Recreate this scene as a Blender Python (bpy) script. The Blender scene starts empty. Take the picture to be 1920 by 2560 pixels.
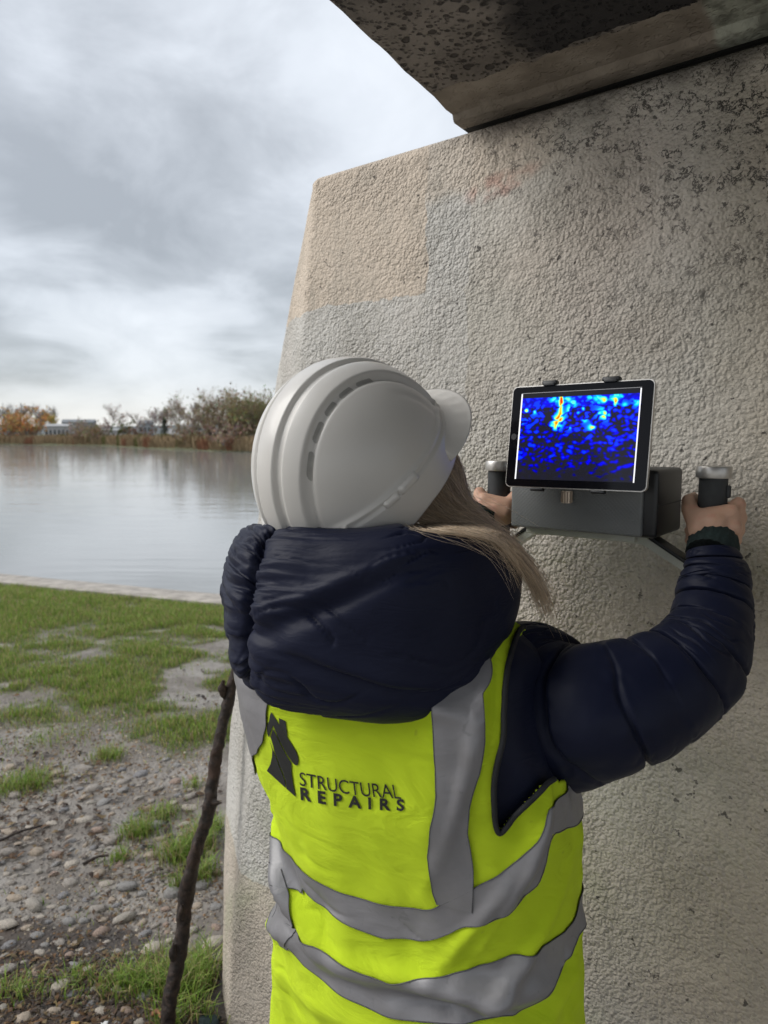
import bpy, bmesh, math, random
import numpy as np
from mathutils import Vector, Matrix, noise
from mathutils.bvhtree import BVHTree

random.seed(7)
rng = np.random.default_rng(7)
scene = bpy.context.scene
COL = scene.collection
rad = math.radians

# ------------------------------------------------------------------ camera
CAM_H = 1.65
PITCH = rad(6.16)
FPX = 1780.0                       # focal length in pixels of the 1920 x 2560 photograph
SC = 1920 / 1659.0                 # reading scale used when measuring the photograph
cam_data = bpy.data.cameras.new('camera')
cam = bpy.data.objects.new('camera', cam_data)
COL.objects.link(cam)
cam.location = (0, 0, CAM_H)
cam.rotation_euler = (math.pi / 2 - PITCH, 0, 0)
cam_data.sensor_fit = 'VERTICAL'
cam_data.sensor_height = 36.0
cam_data.sensor_width = 27.0
cam_data.lens = 36.0 * FPX / 2560
cam_data.clip_start = 0.02
cam_data.clip_end = 6000
cam_data.dof.use_dof = True
cam_data.dof.focus_distance = 1.12
cam_data.dof.aperture_fstop = 6.3
scene.camera = cam

# ------------------------------------------------------------------ light
SUN_EL, SUN_AZ = rad(38), rad(-88)        # azimuth from +Y towards +X: the bright side of the cloud is over the river
world = bpy.data.worlds.new('World')
scene.world = world
world.use_nodes = True
sun_data = bpy.data.lights.new('sun', 'SUN')
sun_data.energy = 1.5
sun_data.angle = rad(42)
sun_data.color = (1.0, 0.97, 0.93)
sun = bpy.data.objects.new('sun', sun_data)
COL.objects.link(sun)
sdir = Vector((math.sin(SUN_AZ) * math.cos(SUN_EL), math.cos(SUN_AZ) * math.cos(SUN_EL), math.sin(SUN_EL)))
sun.rotation_euler = sdir.to_track_quat('Z', 'Y').to_euler()
sun.location = (-30, 5, 40)

scene.view_settings.view_transform = 'Standard'
scene.view_settings.look = 'None'
scene.view_settings.gamma = 1.0
scene.view_settings.use_curve_mapping = False
scene.view_settings.exposure = 0.74
scene.cycles.use_denoising = True
scene.cycles.use_adaptive_sampling = True
scene.cycles.adaptive_threshold = 0.025
scene.cycles.max_bounces = 6
scene.cycles.diffuse_bounces = 3
scene.cycles.glossy_bounces = 3


# ------------------------------------------------------------------ node helpers
def nd(nt, typ, ins=None, **attrs):
    n = nt.nodes.new(typ)
    for k, v in attrs.items():
        setattr(n, k, v)
    for k, v in (ins or {}).items():
        s = n.inputs[k]
        if isinstance(v, bpy.types.NodeSocket):
            nt.links.new(v, s)
        else:
            if hasattr(s, 'default_value') and isinstance(v, (tuple, list)) and len(v) == 3 and s.type == 'RGBA':
                v = (*v, 1)
            s.default_value = v
    return n


def ramp(nt, fac, stops, interp='LINEAR'):
    n = nt.nodes.new('ShaderNodeValToRGB')
    n.color_ramp.interpolation = interp
    els = n.color_ramp.elements
    while len(els) < len(stops):
        els.new(0.5)
    for e, (p, c) in zip(els, stops):
        e.position = p
        if isinstance(c, (int, float)):
            c = (c, c, c)
        e.color = (*c, 1)
    nt.links.new(fac, n.inputs[0])
    return n.outputs[0]


def mth(nt, op, a, b=0.0, c=None, clamp=False):
    n = nt.nodes.new('ShaderNodeMath')
    n.operation = op
    n.use_clamp = clamp
    for i, v in enumerate((a, b, c)):
        if v is None:
            continue
        if isinstance(v, bpy.types.NodeSocket):
            nt.links.new(v, n.inputs[i])
        else:
            n.inputs[i].default_value = v
    return n.outputs[0]


def mix(nt, fac, a, b, mode='MIX'):
    n = nt.nodes.new('ShaderNodeMix')
    n.data_type = 'RGBA'
    n.blend_type = mode
    for idx, v in ((0, fac), (6, a), (7, b)):
        s = n.inputs[idx]
        if isinstance(v, bpy.types.NodeSocket):
            nt.links.new(v, s)
        elif idx == 0:
            s.default_value = v
        else:
            s.default_value = (*v, 1) if not isinstance(v, (int, float)) else (v, v, v, 1)
    return n.outputs[2]


def tnoise(nt, vec, scale, detail=4, rough=0.55, dist=0.0, out=0):
    n = nd(nt, 'ShaderNodeTexNoise', {'Scale': scale, 'Detail': detail, 'Roughness': rough, 'Distortion': dist})
    if vec is not None:
        nt.links.new(vec, n.inputs['Vector'])
    return n.outputs[out]


def sstep(nt, v, lo, hi):
    n = nt.nodes.new('ShaderNodeMapRange')
    n.interpolation_type = 'SMOOTHSTEP'
    nt.links.new(v, n.inputs[0])
    n.inputs[1].default_value = lo
    n.inputs[2].default_value = hi
    return n.outputs[0]


def mapping(nt, vec, scale=(1, 1, 1), rot=(0, 0, 0), loc=(0, 0, 0)):
    n = nd(nt, 'ShaderNodeMapping', {'Vector': vec, 'Scale': scale, 'Rotation': rot, 'Location': loc})
    return n.outputs[0]


def new_mat(name):
    m = bpy.data.materials.new(name)
    m.use_nodes = True
    nt = m.node_tree
    b = nt.nodes['Principled BSDF']
    return m, nt, b


def setb(nt, b, **kw):
    names = {'col': 'Base Color', 'rough': 'Roughness', 'metal': 'Metallic', 'spec': 'Specular IOR Level', 'normal': 'Normal',
             'sheen': 'Sheen Weight', 'coat': 'Coat Weight', 'sss': 'Subsurface Weight', 'emit': 'Emission Color', 'es': 'Emission Strength',
             'sheenr': 'Sheen Roughness'}
    for k, v in kw.items():
        s = b.inputs[names[k]]
        if isinstance(v, bpy.types.NodeSocket):
            nt.links.new(v, s)
        else:
            if k in ('col', 'emit'):
                v = (*v, 1)
            s.default_value = v


def bump(nt, h, strength=0.5, dist=0.01, normal=None):
    n = nd(nt, 'ShaderNodeBump', {'Height': h, 'Strength': strength, 'Distance': dist})
    if normal is not None:
        nt.links.new(normal, n.inputs['Normal'])
    return n.outputs[0]


def ocoord(nt):
    return nd(nt, 'ShaderNodeTexCoord').outputs['Object']


def simple(name, col, rough=0.6, var=0.15, nscale=30, bstr=0.0, bdist=0.002, bscale=None, **kw):
    m, nt, b = new_mat(name)
    oc = ocoord(nt)
    n = tnoise(nt, oc, nscale, 5)
    lo = tuple(c * (1 - var) for c in col)
    hi = tuple(min(1, c * (1 + var)) for c in col)
    setb(nt, b, col=mix(nt, sstep(nt, n, 0.3, 0.7), lo, hi), rough=rough, **kw)
    if bstr:
        setb(nt, b, normal=bump(nt, tnoise(nt, oc, bscale or nscale * 3, 4), bstr, bdist))
    return m


# ------------------------------------------------------------------ sky
def build_sky():
    nt = world.node_tree
    bg = nt.nodes['Background']
    out = nt.nodes['World Output']
    g = nd(nt, 'ShaderNodeTexCoord').outputs['Generated']
    sep = nd(nt, 'ShaderNodeSeparateXYZ', {'Vector': g})
    z = mth(nt, 'MAXIMUM', sep.outputs[2], 0.0)
    inv = mth(nt, 'DIVIDE', 1.0, mth(nt, 'ADD', z, 0.30))
    v = nd(nt, 'ShaderNodeCombineXYZ', {'X': mth(nt, 'MULTIPLY', sep.outputs[0], inv), 'Y': mth(nt, 'MULTIPLY', sep.outputs[1], inv), 'Z': 0.0}).outputs[0]
    v = mapping(nt, v, (1.0, 1.0, 1.0), (0, 0, rad(24)), (5.2, 2.45, 0.0))
    n1 = tnoise(nt, v, 1.0, 4, 0.45, 0.5)
    n2 = tnoise(nt, v, 3.2, 7, 0.58, 0.45)
    n3 = tnoise(nt, g, 7.0, 5, 0.52, 0.3)
    c = mth(nt, 'ADD', mth(nt, 'MULTIPLY', n1, 0.64), mth(nt, 'ADD', mth(nt, 'MULTIPLY', n2, 0.24), mth(nt, 'MULTIPLY', n3, 0.12)))
    col = ramp(nt, c, [(0.415, (0.285, 0.303, 0.325)), (0.475, (0.37, 0.392, 0.42)), (0.54, (0.51, 0.538, 0.575)), (0.63, (0.625, 0.652, 0.69))])
    # overcast sky: brighter towards the zenith
    cie = mth(nt, 'ADD', mth(nt, 'MULTIPLY', z, 0.50), 0.78)
    col = mix(nt, 1.0, col, nd(nt, 'ShaderNodeCombineXYZ', {'X': cie, 'Y': cie, 'Z': cie}).outputs[0], 'MULTIPLY')
    hz = mth(nt, 'SUBTRACT', 1.0, sstep(nt, z, 0.0, 0.085))
    col = mix(nt, mth(nt, 'MULTIPLY', hz, 0.6), col, (0.60, 0.59, 0.56))
    nt.links.new(col, bg.inputs[0])
    bg.inputs[1].default_value = 0.90
    sky = nd(nt, 'ShaderNodeTexSky', sky_type='NISHITA', sun_disc=False, sun_elevation=SUN_EL, sun_rotation=SUN_AZ)
    bg2 = nd(nt, 'ShaderNodeBackground', {'Color': sky.outputs[0], 'Strength': 0.012})
    add = nd(nt, 'ShaderNodeAddShader')
    nt.links.new(bg.outputs[0], add.inputs[0])
    nt.links.new(bg2.outputs[0], add.inputs[1])
    nt.links.new(add.outputs[0], out.inputs[0])


build_sky()

# ------------------------------------------------------------------ geometry helpers
CAMV = Vector((0, 0, CAM_H))


def ray(ud, vd):
    x = (ud * SC - 960) / FPX
    z = (1280 - vd * SC) / FPX
    return Vector((x, math.cos(PITCH) + z * math.sin(PITCH), -math.sin(PITCH) + z * math.cos(PITCH)))


def at(ud, vd, Y):
    r = ray(ud, vd)
    return CAMV + r * (Y / r.y)


def on_plane(ud, vd, z):
    r = ray(ud, vd)
    return CAMV + r * ((z - CAM_H) / r.z)


def proj(P):
    q = Vector(P) - CAMV
    c = q.y * math.cos(PITCH) - q.z * math.sin(PITCH)
    up = q.y * math.sin(PITCH) + q.z * math.cos(PITCH)
    return ((960 + FPX * q.x / c) / SC, (1280 - FPX * up / c) / SC)


ORG = {}                                  # world position of each parent Empty


def tag(o, label=None, cat=None, group=None, kind=None):
    if label: o['label'] = label
    if cat: o['category'] = cat
    if group: o['group'] = group
    if kind: o['kind'] = kind
    return o


def empty(name, loc, rotz=0.0, rot=None):
    o = bpy.data.objects.new(name, None)
    COL.objects.link(o)
    o.location = loc
    o.rotation_euler = rot if rot else (0, 0, rotz)
    o.empty_display_size = 0.1
    ORG[o.name] = Vector(loc)
    return o


def mk(name, V, F, mat, parent=None, smooth=True, world=True, cols=None):
    """one mesh object; V in world coordinates (moved into an unrotated parent's frame) unless world is False"""
    V = np.asarray(V, dtype=float)
    if parent is not None and world and parent.name in ORG:
        V = V - np.array(ORG[parent.name])
    me = bpy.data.meshes.new(name)
    me.from_pydata(V.tolist(), [], F if isinstance(F, list) else F.tolist())
    if smooth:
        me.polygons.foreach_set('use_smooth', np.ones(len(me.polygons), dtype=bool))
    if mat is not None:
        me.materials.append(mat)
    if cols is not None:
        ca = me.color_attributes.new('col', 'FLOAT_COLOR', 'POINT')
        c = np.ones((len(V), 4))
        c[:, :3] = cols
        ca.data.foreach_set('color', c.ravel())
    me.update()
    o = bpy.data.objects.new(name, me)
    COL.objects.link(o)
    if parent is not None:
        o.parent = parent
    return o


def gridf(nu, nv, cu=False, cv=False, flip=False):
    F = []
    for i in range(nu if cu else nu - 1):
        for j in range(nv if cv else nv - 1):
            a, b = i * nv + j, ((i + 1) % nu) * nv + j
            c, d = ((i + 1) % nu) * nv + (j + 1) % nv, i * nv + (j + 1) % nv
            F.append((a, d, c, b) if flip else (a, b, c, d))
    return F


def spl(xs, ys, x):
    """Catmull-Rom through (xs, ys); ys scalar or vector rows"""
    xs = np.asarray(xs, float)
    ys = np.asarray(ys, float)
    x = min(max(x, xs[0]), xs[-1])
    i = int(min(max(np.searchsorted(xs, x) - 1, 0), len(xs) - 2))
    h = xs[i + 1] - xs[i]
    t = (x - xs[i]) / h

    def m(k):
        if k == 0: return (ys[1] - ys[0]) / (xs[1] - xs[0])
        if k == len(xs) - 1: return (ys[-1] - ys[-2]) / (xs[-1] - xs[-2])
        return (ys[k + 1] - ys[k - 1]) / (xs[k + 1] - xs[k - 1])
    t2, t3 = t * t, t * t * t
    return (2 * t3 - 3 * t2 + 1) * ys[i] + (t3 - 2 * t2 + t) * h * m(i) + (-2 * t3 + 3 * t2) * ys[i + 1] + (t3 - t2) * h * m(i + 1)


def bm_obj(name, bm, mat, parent=None, smooth=True, world=False):
    bmesh.ops.recalc_face_normals(bm, faces=bm.faces)
    me = bpy.data.meshes.new(name)
    if world and parent is not None and parent.name in ORG:
        bmesh.ops.translate(bm, verts=bm.verts, vec=-ORG[parent.name])
    bm.to_mesh(me)
    bm.free()
    if smooth:
        me.polygons.foreach_set('use_smooth', np.ones(len(me.polygons), dtype=bool))
        me.set_sharp_from_angle(angle=rad(38))
    if mat is not None:
        me.materials.append(mat)
    o = bpy.data.objects.new(name, me)
    COL.objects.link(o)
    if parent is not None:
        o.parent = parent
    return o


def rbox(name, size, bev, mat, parent=None, loc=(0, 0, 0), rot=(0, 0, 0), seg=3, vertical=False):
    """bevelled box; vertical: bevel only the edges along y (rounded plate)"""
    bm = bmesh.new()
    bmesh.ops.create_cube(bm, size=1)
    bmesh.ops.scale(bm, vec=size, verts=bm.verts)
    if bev:
        ed = bm.edges[:]
        if vertical:
            ed = [e for e in ed if abs((e.verts[0].co - e.verts[1].co).normalized().y) > 0.9]
        bmesh.ops.bevel(bm, geom=ed, offset=bev, segments=seg, affect='EDGES', profile=0.5)
    bmesh.ops.transform(bm, matrix=Matrix.Translation(loc) @ Matrix.Rotation(rot[2], 4, 'Z') @ Matrix.Rotation(rot[1], 4, 'Y') @ Matrix.Rotation(rot[0], 4, 'X'), verts=bm.verts)
    return bm_obj(name, bm, mat, parent)


def lathe(name, prof, mat, parent=None, loc=(0, 0, 0), n=32):
    V, F = [], []
    for r, z in prof:
        for k in range(n):
            a = 2 * math.pi * k / n
            V.append((loc[0] + r * math.cos(a), loc[1] + r * math.sin(a), loc[2] + z))
    m = len(prof)
    for i in range(m - 1):
        for k in range(n):
            F.append((i * n + k, i * n + (k + 1) % n, (i + 1) * n + (k + 1) % n, (i + 1) * n + k))
    F.append(tuple(reversed(range(n))))
    F.append(tuple(range((m - 1) * n, m * n)))
    o = mk(name, V, F, mat, parent, world=False)
    o.data.set_sharp_from_angle(angle=rad(38))
    return o


def sweep(pts, radii, n, m, disp=None, up=None, cap=True, power=2.0):
    """tube through pts; radii rows (r_side, r_up) ; returns V, F ; disp(a, phi, P, out) -> offset along the outward direction"""
    k = np.arange(len(pts))
    P = [Vector(spl(k, [tuple(p) for p in pts], x)) for x in np.linspace(0, len(pts) - 1, n)]
    R = [spl(k, radii, x) for x in np.linspace(0, len(pts) - 1, n)]
    V = []
    prev = None
    for i in range(n):
        T = (P[min(i + 1, n - 1)] - P[max(i - 1, 0)]).normalized()
        if up is not None:
            s = T.cross(Vector(up)).normalized()
        else:
            if prev is None:
                prev = T.orthogonal().normalized()
            s = (prev - T * prev.dot(T)).normalized()
            prev = s
        w = s.cross(T).normalized()
        for j in range(m):
            ph = 2 * math.pi * j / m
            c, sn = math.cos(ph), math.sin(ph)
            e = 2.0 / power
            cx = math.copysign(abs(c) ** e, c)
            sy = math.copysign(abs(sn) ** e, sn)
            off = s * (cx * R[i][0]) + w * (sy * R[i][1])
            q = P[i] + off
            if disp:
                o = off.normalized()
                q = q + o * disp(i / (n - 1), ph, q, o)
            V.append(q)
    F = gridf(n, m, False, True)
    if cap:
        V.append(P[0]); V.append(P[-1])
        a, b = len(V) - 2, len(V) - 1
        for j in range(m):
            F.append((a, (j + 1) % m, j))
            F.append((b, (n - 1) * m + j, (n - 1) * m + (j + 1) % m))
    return [tuple(v) for v in V], F


def nz(P, s, seed=0.0):
    return noise.noise(Vector((P[0] * s + seed, P[1] * s + seed * 1.7, P[2] * s - seed)))


def ev_mesh(o):
    dg = bpy.context.evaluated_depsgraph_get()
    return bpy.data.meshes.new_from_object(o.evaluated_get(dg))


def blob(name, caps, voxel, mat, parent, iters=4):
    """one continuous skin grown round a list of tapered capsules (p0, r0, p1, r1)"""
    bm = bmesh.new()
    for p0, r0, p1, r1 in caps:
        p0, p1 = Vector(p0), Vector(p1)
        L = (p1 - p0).length
        k = max(2, int(L / (min(r0, r1) * 0.5)) + 1)
        for i in range(k):
            t = i / (k - 1)
            bmesh.ops.create_icosphere(bm, subdivisions=2, radius=r0 + (r1 - r0) * t, matrix=Matrix.Translation(p0.lerp(p1, t)))
    me = bpy.data.meshes.new(name)
    bm.to_mesh(me)
    bm.free()
    o = bpy.data.objects.new(name, me)
    COL.objects.link(o)
    r = o.modifiers.new('r', 'REMESH')
    r.mode = 'VOXEL'
    r.voxel_size = voxel
    s = o.modifiers.new('s', 'SMOOTH')
    s.factor = 0.5
    s.iterations = iters
    m2 = ev_mesh(o)
    o.modifiers.clear()
    o.data = m2
    bpy.data.meshes.remove(me)
    m2.name = name
    m2.materials.clear()
    m2.materials.append(mat)
    m2.polygons.foreach_set('use_smooth', np.ones(len(m2.polygons), dtype=bool))
    if parent is not None:
        m2.transform(Matrix.Translation(-ORG[parent.name]))
        o.parent = parent
    return o


def bvh_of(*objs):
    V, F = [], []
    for o in objs:
        off = ORG[o.parent.name] if o.parent is not None and o.parent.name in ORG else Vector((0, 0, 0))
        b = len(V)
        V += [v.co + off for v in o.data.vertices]
        F += [[b + i for i in p.vertices] for p in o.data.polygons]
    return BVHTree.FromPolygons(V, F)
# ================================================================== the setting
# ------------------------------------------------------------------ abutment wall under the bridge
WO = Vector((0.40, 1.36, 0.0))                 # wall frame: X along the face to the right, Y into the wall
WROT = rad(-38)
WX = Vector((math.cos(WROT), math.sin(WROT), 0))
WY = Vector((-math.sin(WROT), math.cos(WROT), 0))
BAT = math.tan(rad(3.5))
WTOP = 2.285


def wall_hit(ud, vd):
    """point of the battered wall face seen at a place of the photograph, as (s, z)"""
    r = ray(ud, vd)
    N = -WY + Vector((0, 0, BAT))
    O = WO + Vector((0, 0, 1.5))
    t = (O - CAMV).dot(N) / r.dot(N)
    P = CAMV + r * t
    return (P - O).dot(WX), P.z


def build_wall():
    m, nt, b = new_mat('roughcast_concrete')
    oc = ocoord(nt)
    sp = nd(nt, 'ShaderNodeSeparateXYZ', {'Vector': oc})
    s, z = sp.outputs[0], sp.outputs[2]
    wob = mth(nt, 'MULTIPLY', mth(nt, 'SUBTRACT', tnoise(nt, oc, 9, 4), 0.5), 0.07)
    s2, z2 = mth(nt, 'ADD', s, wob), mth(nt, 'ADD', z, wob)
    base = mix(nt, sstep(nt, tnoise(nt, oc, 2.2, 5), 0.38, 0.62), (0.52, 0.49, 0.43), (0.62, 0.595, 0.54))
    base = mix(nt, mth(nt, 'MULTIPLY', sstep(nt, tnoise(nt, mapping(nt, oc, loc=(4, 2, 1)), 1.4, 3), 0.45, 0.68), 0.55), base, (0.58, 0.49, 0.42))
    # painted-over panels: warm band along the top and upper left, cool grey below
    warm = mth(nt, 'MULTIPLY', mth(nt, 'LESS_THAN', s2, -0.415), mth(nt, 'GREATER_THAN', z2, 1.965))
    warm2 = mth(nt, 'MULTIPLY', mth(nt, 'SUBTRACT', 1.0, sstep(nt, s2, -0.2, -0.05)), sstep(nt, z2, 2.14, 2.19))
    wm = mth(nt, 'MAXIMUM', warm, mth(nt, 'MULTIPLY', warm2, 0.8))
    base = mix(nt, mth(nt, 'MULTIPLY', wm, 0.75), base, (0.64, 0.53, 0.42))
    cool = mth(nt, 'MULTIPLY', mth(nt, 'LESS_THAN', s2, -0.30), mth(nt, 'MULTIPLY', mth(nt, 'SUBTRACT', 1.0, wm), mth(nt, 'GREATER_THAN', z2, 0.42)))
    base = mix(nt, mth(nt, 'MULTIPLY', cool, 0.55), base, (0.57, 0.555, 0.525))
    low = mth(nt, 'MULTIPLY', mth(nt, 'LESS_THAN', z2, 0.42), mth(nt, 'LESS_THAN', s2, -0.2))
    base = mix(nt, mth(nt, 'MULTIPLY', low, 0.6), base, (0.50, 0.41, 0.32))
    right = sstep(nt, mth(nt, 'ADD', s2, mth(nt, 'MULTIPLY', tnoise(nt, oc, 3, 3), 0.3)), 0.2, 0.55)
    base = mix(nt, mth(nt, 'MULTIPLY', right, 0.4), base, (0.52, 0.42, 0.285))
    base = mix(nt, mth(nt, 'MULTIPLY', sstep(nt, tnoise(nt, mapping(nt, oc, (1, 1, .45), (0, rad(12), 0), (5, 3, 8)), 13, 5, 0.65), 0.47, 0.68), 0.32), base, (0.36, 0.335, 0.285))
    dark_fleck = mth(nt, 'MULTIPLY', sstep(nt, tnoise(nt, mapping(nt, oc, loc=(3, 9, 1)), 125, 3, 0.6), 0.52, 0.72), mth(nt, 'ADD', 0.25, mth(nt, 'MULTIPLY', sstep(nt, tnoise(nt, oc, 6, 3), 0.35, 0.65), 0.3)))
    base = mix(nt, dark_fleck, base, (0.27, 0.25, 0.215))  # fine dark flecks at random spots, stronger in some patches
    # greenish algae low on the right, pale efflorescence
    alg = mth(nt, 'MULTIPLY', sstep(nt, tnoise(nt, mapping(nt, oc, loc=(7, 0, 3)), 3.2, 5), 0.5, 0.72), mth(nt, 'SUBTRACT', 1.0, sstep(nt, z, 1.35, 1.75)))
    base = mix(nt, mth(nt, 'MULTIPLY', alg, 0.55), base, (0.37, 0.39, 0.25))
    # red smears of old paint
    d1 = mth(nt, 'ADD', mth(nt, 'POWER', mth(nt, 'MULTIPLY', mth(nt, 'SUBTRACT', s2, -0.235), 10.0), 2.0), mth(nt, 'POWER', mth(nt, 'MULTIPLY', mth(nt, 'SUBTRACT', mth(nt, 'SUBTRACT', z2, mth(nt, 'MULTIPLY', s, 0.15)), 2.205), 28.0), 2.0))
    redm = mth(nt, 'MULTIPLY', mth(nt, 'SUBTRACT', 1.0, sstep(nt, d1, 0.1, 1.0)), sstep(nt, tnoise(nt, oc, 24, 4), 0.38, 0.6))
    base = mix(nt, mth(nt, 'MULTIPLY', redm, 0.35), base, (0.55, 0.18, 0.13))
    # soot and black lichen: dense towards the top right, in thin broken threads
    upr = mth(nt, 'ADD', mth(nt, 'MULTIPLY', z, 0.75), mth(nt, 'MULTIPLY', s, 0.62))
    dens = sstep(nt, mth(nt, 'ADD', upr, mth(nt, 'MULTIPLY', mth(nt, 'SUBTRACT', tnoise(nt, oc, 2.6, 4), 0.5), 0.7)), 1.18, 1.85)
    r1 = tnoise(nt, oc, 34, 5, 0.7, 0.3)
    thread = mth(nt, 'SUBTRACT', 1.0, sstep(nt, mth(nt, 'ABSOLUTE', mth(nt, 'SUBTRACT', r1, 0.5)), 0.008, 0.042))
    gate = sstep(nt, mth(nt, 'ADD', tnoise(nt, mapping(nt, oc, loc=(2, 5, 9)), 30, 5, 0.6), mth(nt, 'MULTIPLY', dens, 0.16)), 0.58, 0.66)
    lich = mth(nt, 'MULTIPLY', mth(nt, 'MULTIPLY', thread, gate), mth(nt, 'ADD', mth(nt, 'MULTIPLY', dens, 0.95), 0.12))
    flk = mth(nt, 'MULTIPLY', sstep(nt, tnoise(nt, mapping(nt, oc, (1, 1, 1), (0, rad(35), 0), (9, 2, 4)), 24, 5, 0.68, 0.4), 0.645, 0.68), dens)
    speck = sstep(nt, tnoise(nt, mapping(nt, oc, loc=(1, 8, 2)), 48, 3, 0.62), 0.66, 0.715)
    spot = sstep(nt, tnoise(nt, mapping(nt, oc, loc=(3, 1, 5)), 24, 3, 0.55), 0.715, 0.75)
    dark = mth(nt, 'MAXIMUM', mth(nt, 'MAXIMUM', lich, mth(nt, 'MULTIPLY', flk, 0.9)), mth(nt, 'MAXIMUM', mth(nt, 'MULTIPLY', speck, 0.85), mth(nt, 'MULTIPLY', spot, 0.8)))
    rim = mth(nt, 'MULTIPLY', sstep(nt, mth(nt, 'ADD', z, mth(nt, 'MULTIPLY', tnoise(nt, oc, 14, 5), 0.13)), 2.29, 2.36), sstep(nt, s, -0.5, -0.2))
    dark = mth(nt, 'MAXIMUM', dark, mth(nt, 'MULTIPLY', rim, 0.75))
    base = mix(nt, mth(nt, 'MULTIPLY', dark, 0.92, None, True), base, (0.035, 0.033, 0.032))
    # fine relief
    vor = nd(nt, 'ShaderNodeTexVoronoi', {'Vector': oc, 'Scale': 165.0}, feature='F1').outputs[0]
    vor2 = nd(nt, 'ShaderNodeTexVoronoi', {'Vector': mapping(nt, oc, loc=(2, 1, 4)), 'Scale': 80.0}, feature='F1').outputs[0]
    h = mth(nt, 'ADD', mth(nt, 'MULTIPLY', tnoise(nt, oc, 190, 3, 0.66, 0.0), 0.6), mth(nt, 'ADD', mth(nt, 'ADD', mth(nt, 'MULTIPLY', vor, -0.5), mth(nt, 'MULTIPLY', vor2, -0.6)), mth(nt, 'MULTIPLY', tnoise(nt, oc, 30, 2), 0.5)))
    h = mth(nt, 'MULTIPLY', h, mth(nt, 'ADD', mth(nt, 'MULTIPLY', sstep(nt, tnoise(nt, mapping(nt, oc, loc=(6, 6, 2)), 4.5, 3), 0.35, 0.65), 0.65), mth(nt, 'SUBTRACT', 0.55, mth(nt, 'MULTIPLY', wm, 0.12))))
    setb(nt, b, col=base, rough=0.92, spec=0.25, normal=bump(nt, h, 0.85, 0.011))

    # inner corner and outer silhouette of the wing end, measured as (u, v)
    inner = [(680, 404), (645, 800), (595, 1200), (540, 1660), (520, 1857), (507, 1987), (492, 2207)]
    outer = [(676, 404), (597, 800), (547, 1180), (507, 1507), (481, 1660), (473, 1857), (472, 1987), (474, 2207)]
    iw = sorted([wall_hit(*p) for p in inner], key=lambda q: q[1])
    ow = sorted([wall_hit(*p) for p in outer], key=lambda q: q[1])
    iz, isx = [q[1] for q in iw], [q[0] for q in iw]
    oz, osx = [q[1] for q in ow], [q[0] for q in ow]
    zs = np.concatenate([np.linspace(-0.45, -0.12, 6), np.arange(-0.11, WTOP + 0.001, 0.0085)])
    zs[-1] = WTOP
    cols = np.concatenate([np.linspace(0, 1, 190), 1 + np.linspace(0.02, 1, 26)])   # 0..1 up to s=0.62, then to 4.2
    V = []
    ncol = None
    for k, z in enumerate(zs):
        si = float(np.interp(z, iz, isx))
        so = float(np.interp(z, oz, osx))
        g = max(si - so, 0.004)
        w = g / 0.267
        row = []
        y0 = (z - 1.5) * BAT
        cs, cy = -math.cos(rad(33)), math.sin(rad(33))
        so3, yo3 = si + cs * w, y0 + cy * w
        for q in (1.6, 0.8, 0.3, 0.05):                    # end face, running back into the bank
            row.append((so3 + 0.35 * q, yo3 + q, z))
        for q in np.linspace(1, 0.06, 14):                 # narrow splayed face
            row.append((si + cs * w * q, y0 + cy * w * q, z))
        for c in cols:
            s = si + 0.006 + (0.62 - si) * c if c <= 1 else 0.626 + (c - 1) * 3.6
            row.append((s, y0, z))
        ncol = len(row)
        for i, (s, y, zz) in enumerate(row):
            if i >= 3 and s < 0.75:
                p = Vector((s, 0, zz))
                d = noise.noise(p * 75) * 0.0011 + noise.noise(p * 30 + Vector((3, 0, 1))) * 0.0010 + noise.noise(p * 5) * 0.0035
                if zz > WTOP - 0.02:
                    d *= 0.4
                row[i] = (s + 0.3 * d, y - d, zz)
        V += row
    n = len(zs)
    top = [v for v in V[-ncol:]]
    V += [(s, y + 0.012, WTOP + 0.010) for s, y, z in top]           # weathered bevel of the top edge
    V += [(s + (0.2 if s < -0.6 else 0), y + 0.9, WTOP + 0.011) for s, y, z in top]
    F = gridf(n + 2, ncol)
    o = mk('abutment_wall', V, F, m)
    o.location = WO
    o.rotation_euler = (0, 0, WROT)
    tag(o, 'tall pale roughcast concrete abutment wall with black lichen and painted-over patches', 'wall')
    return o


abutment = build_wall()


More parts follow.
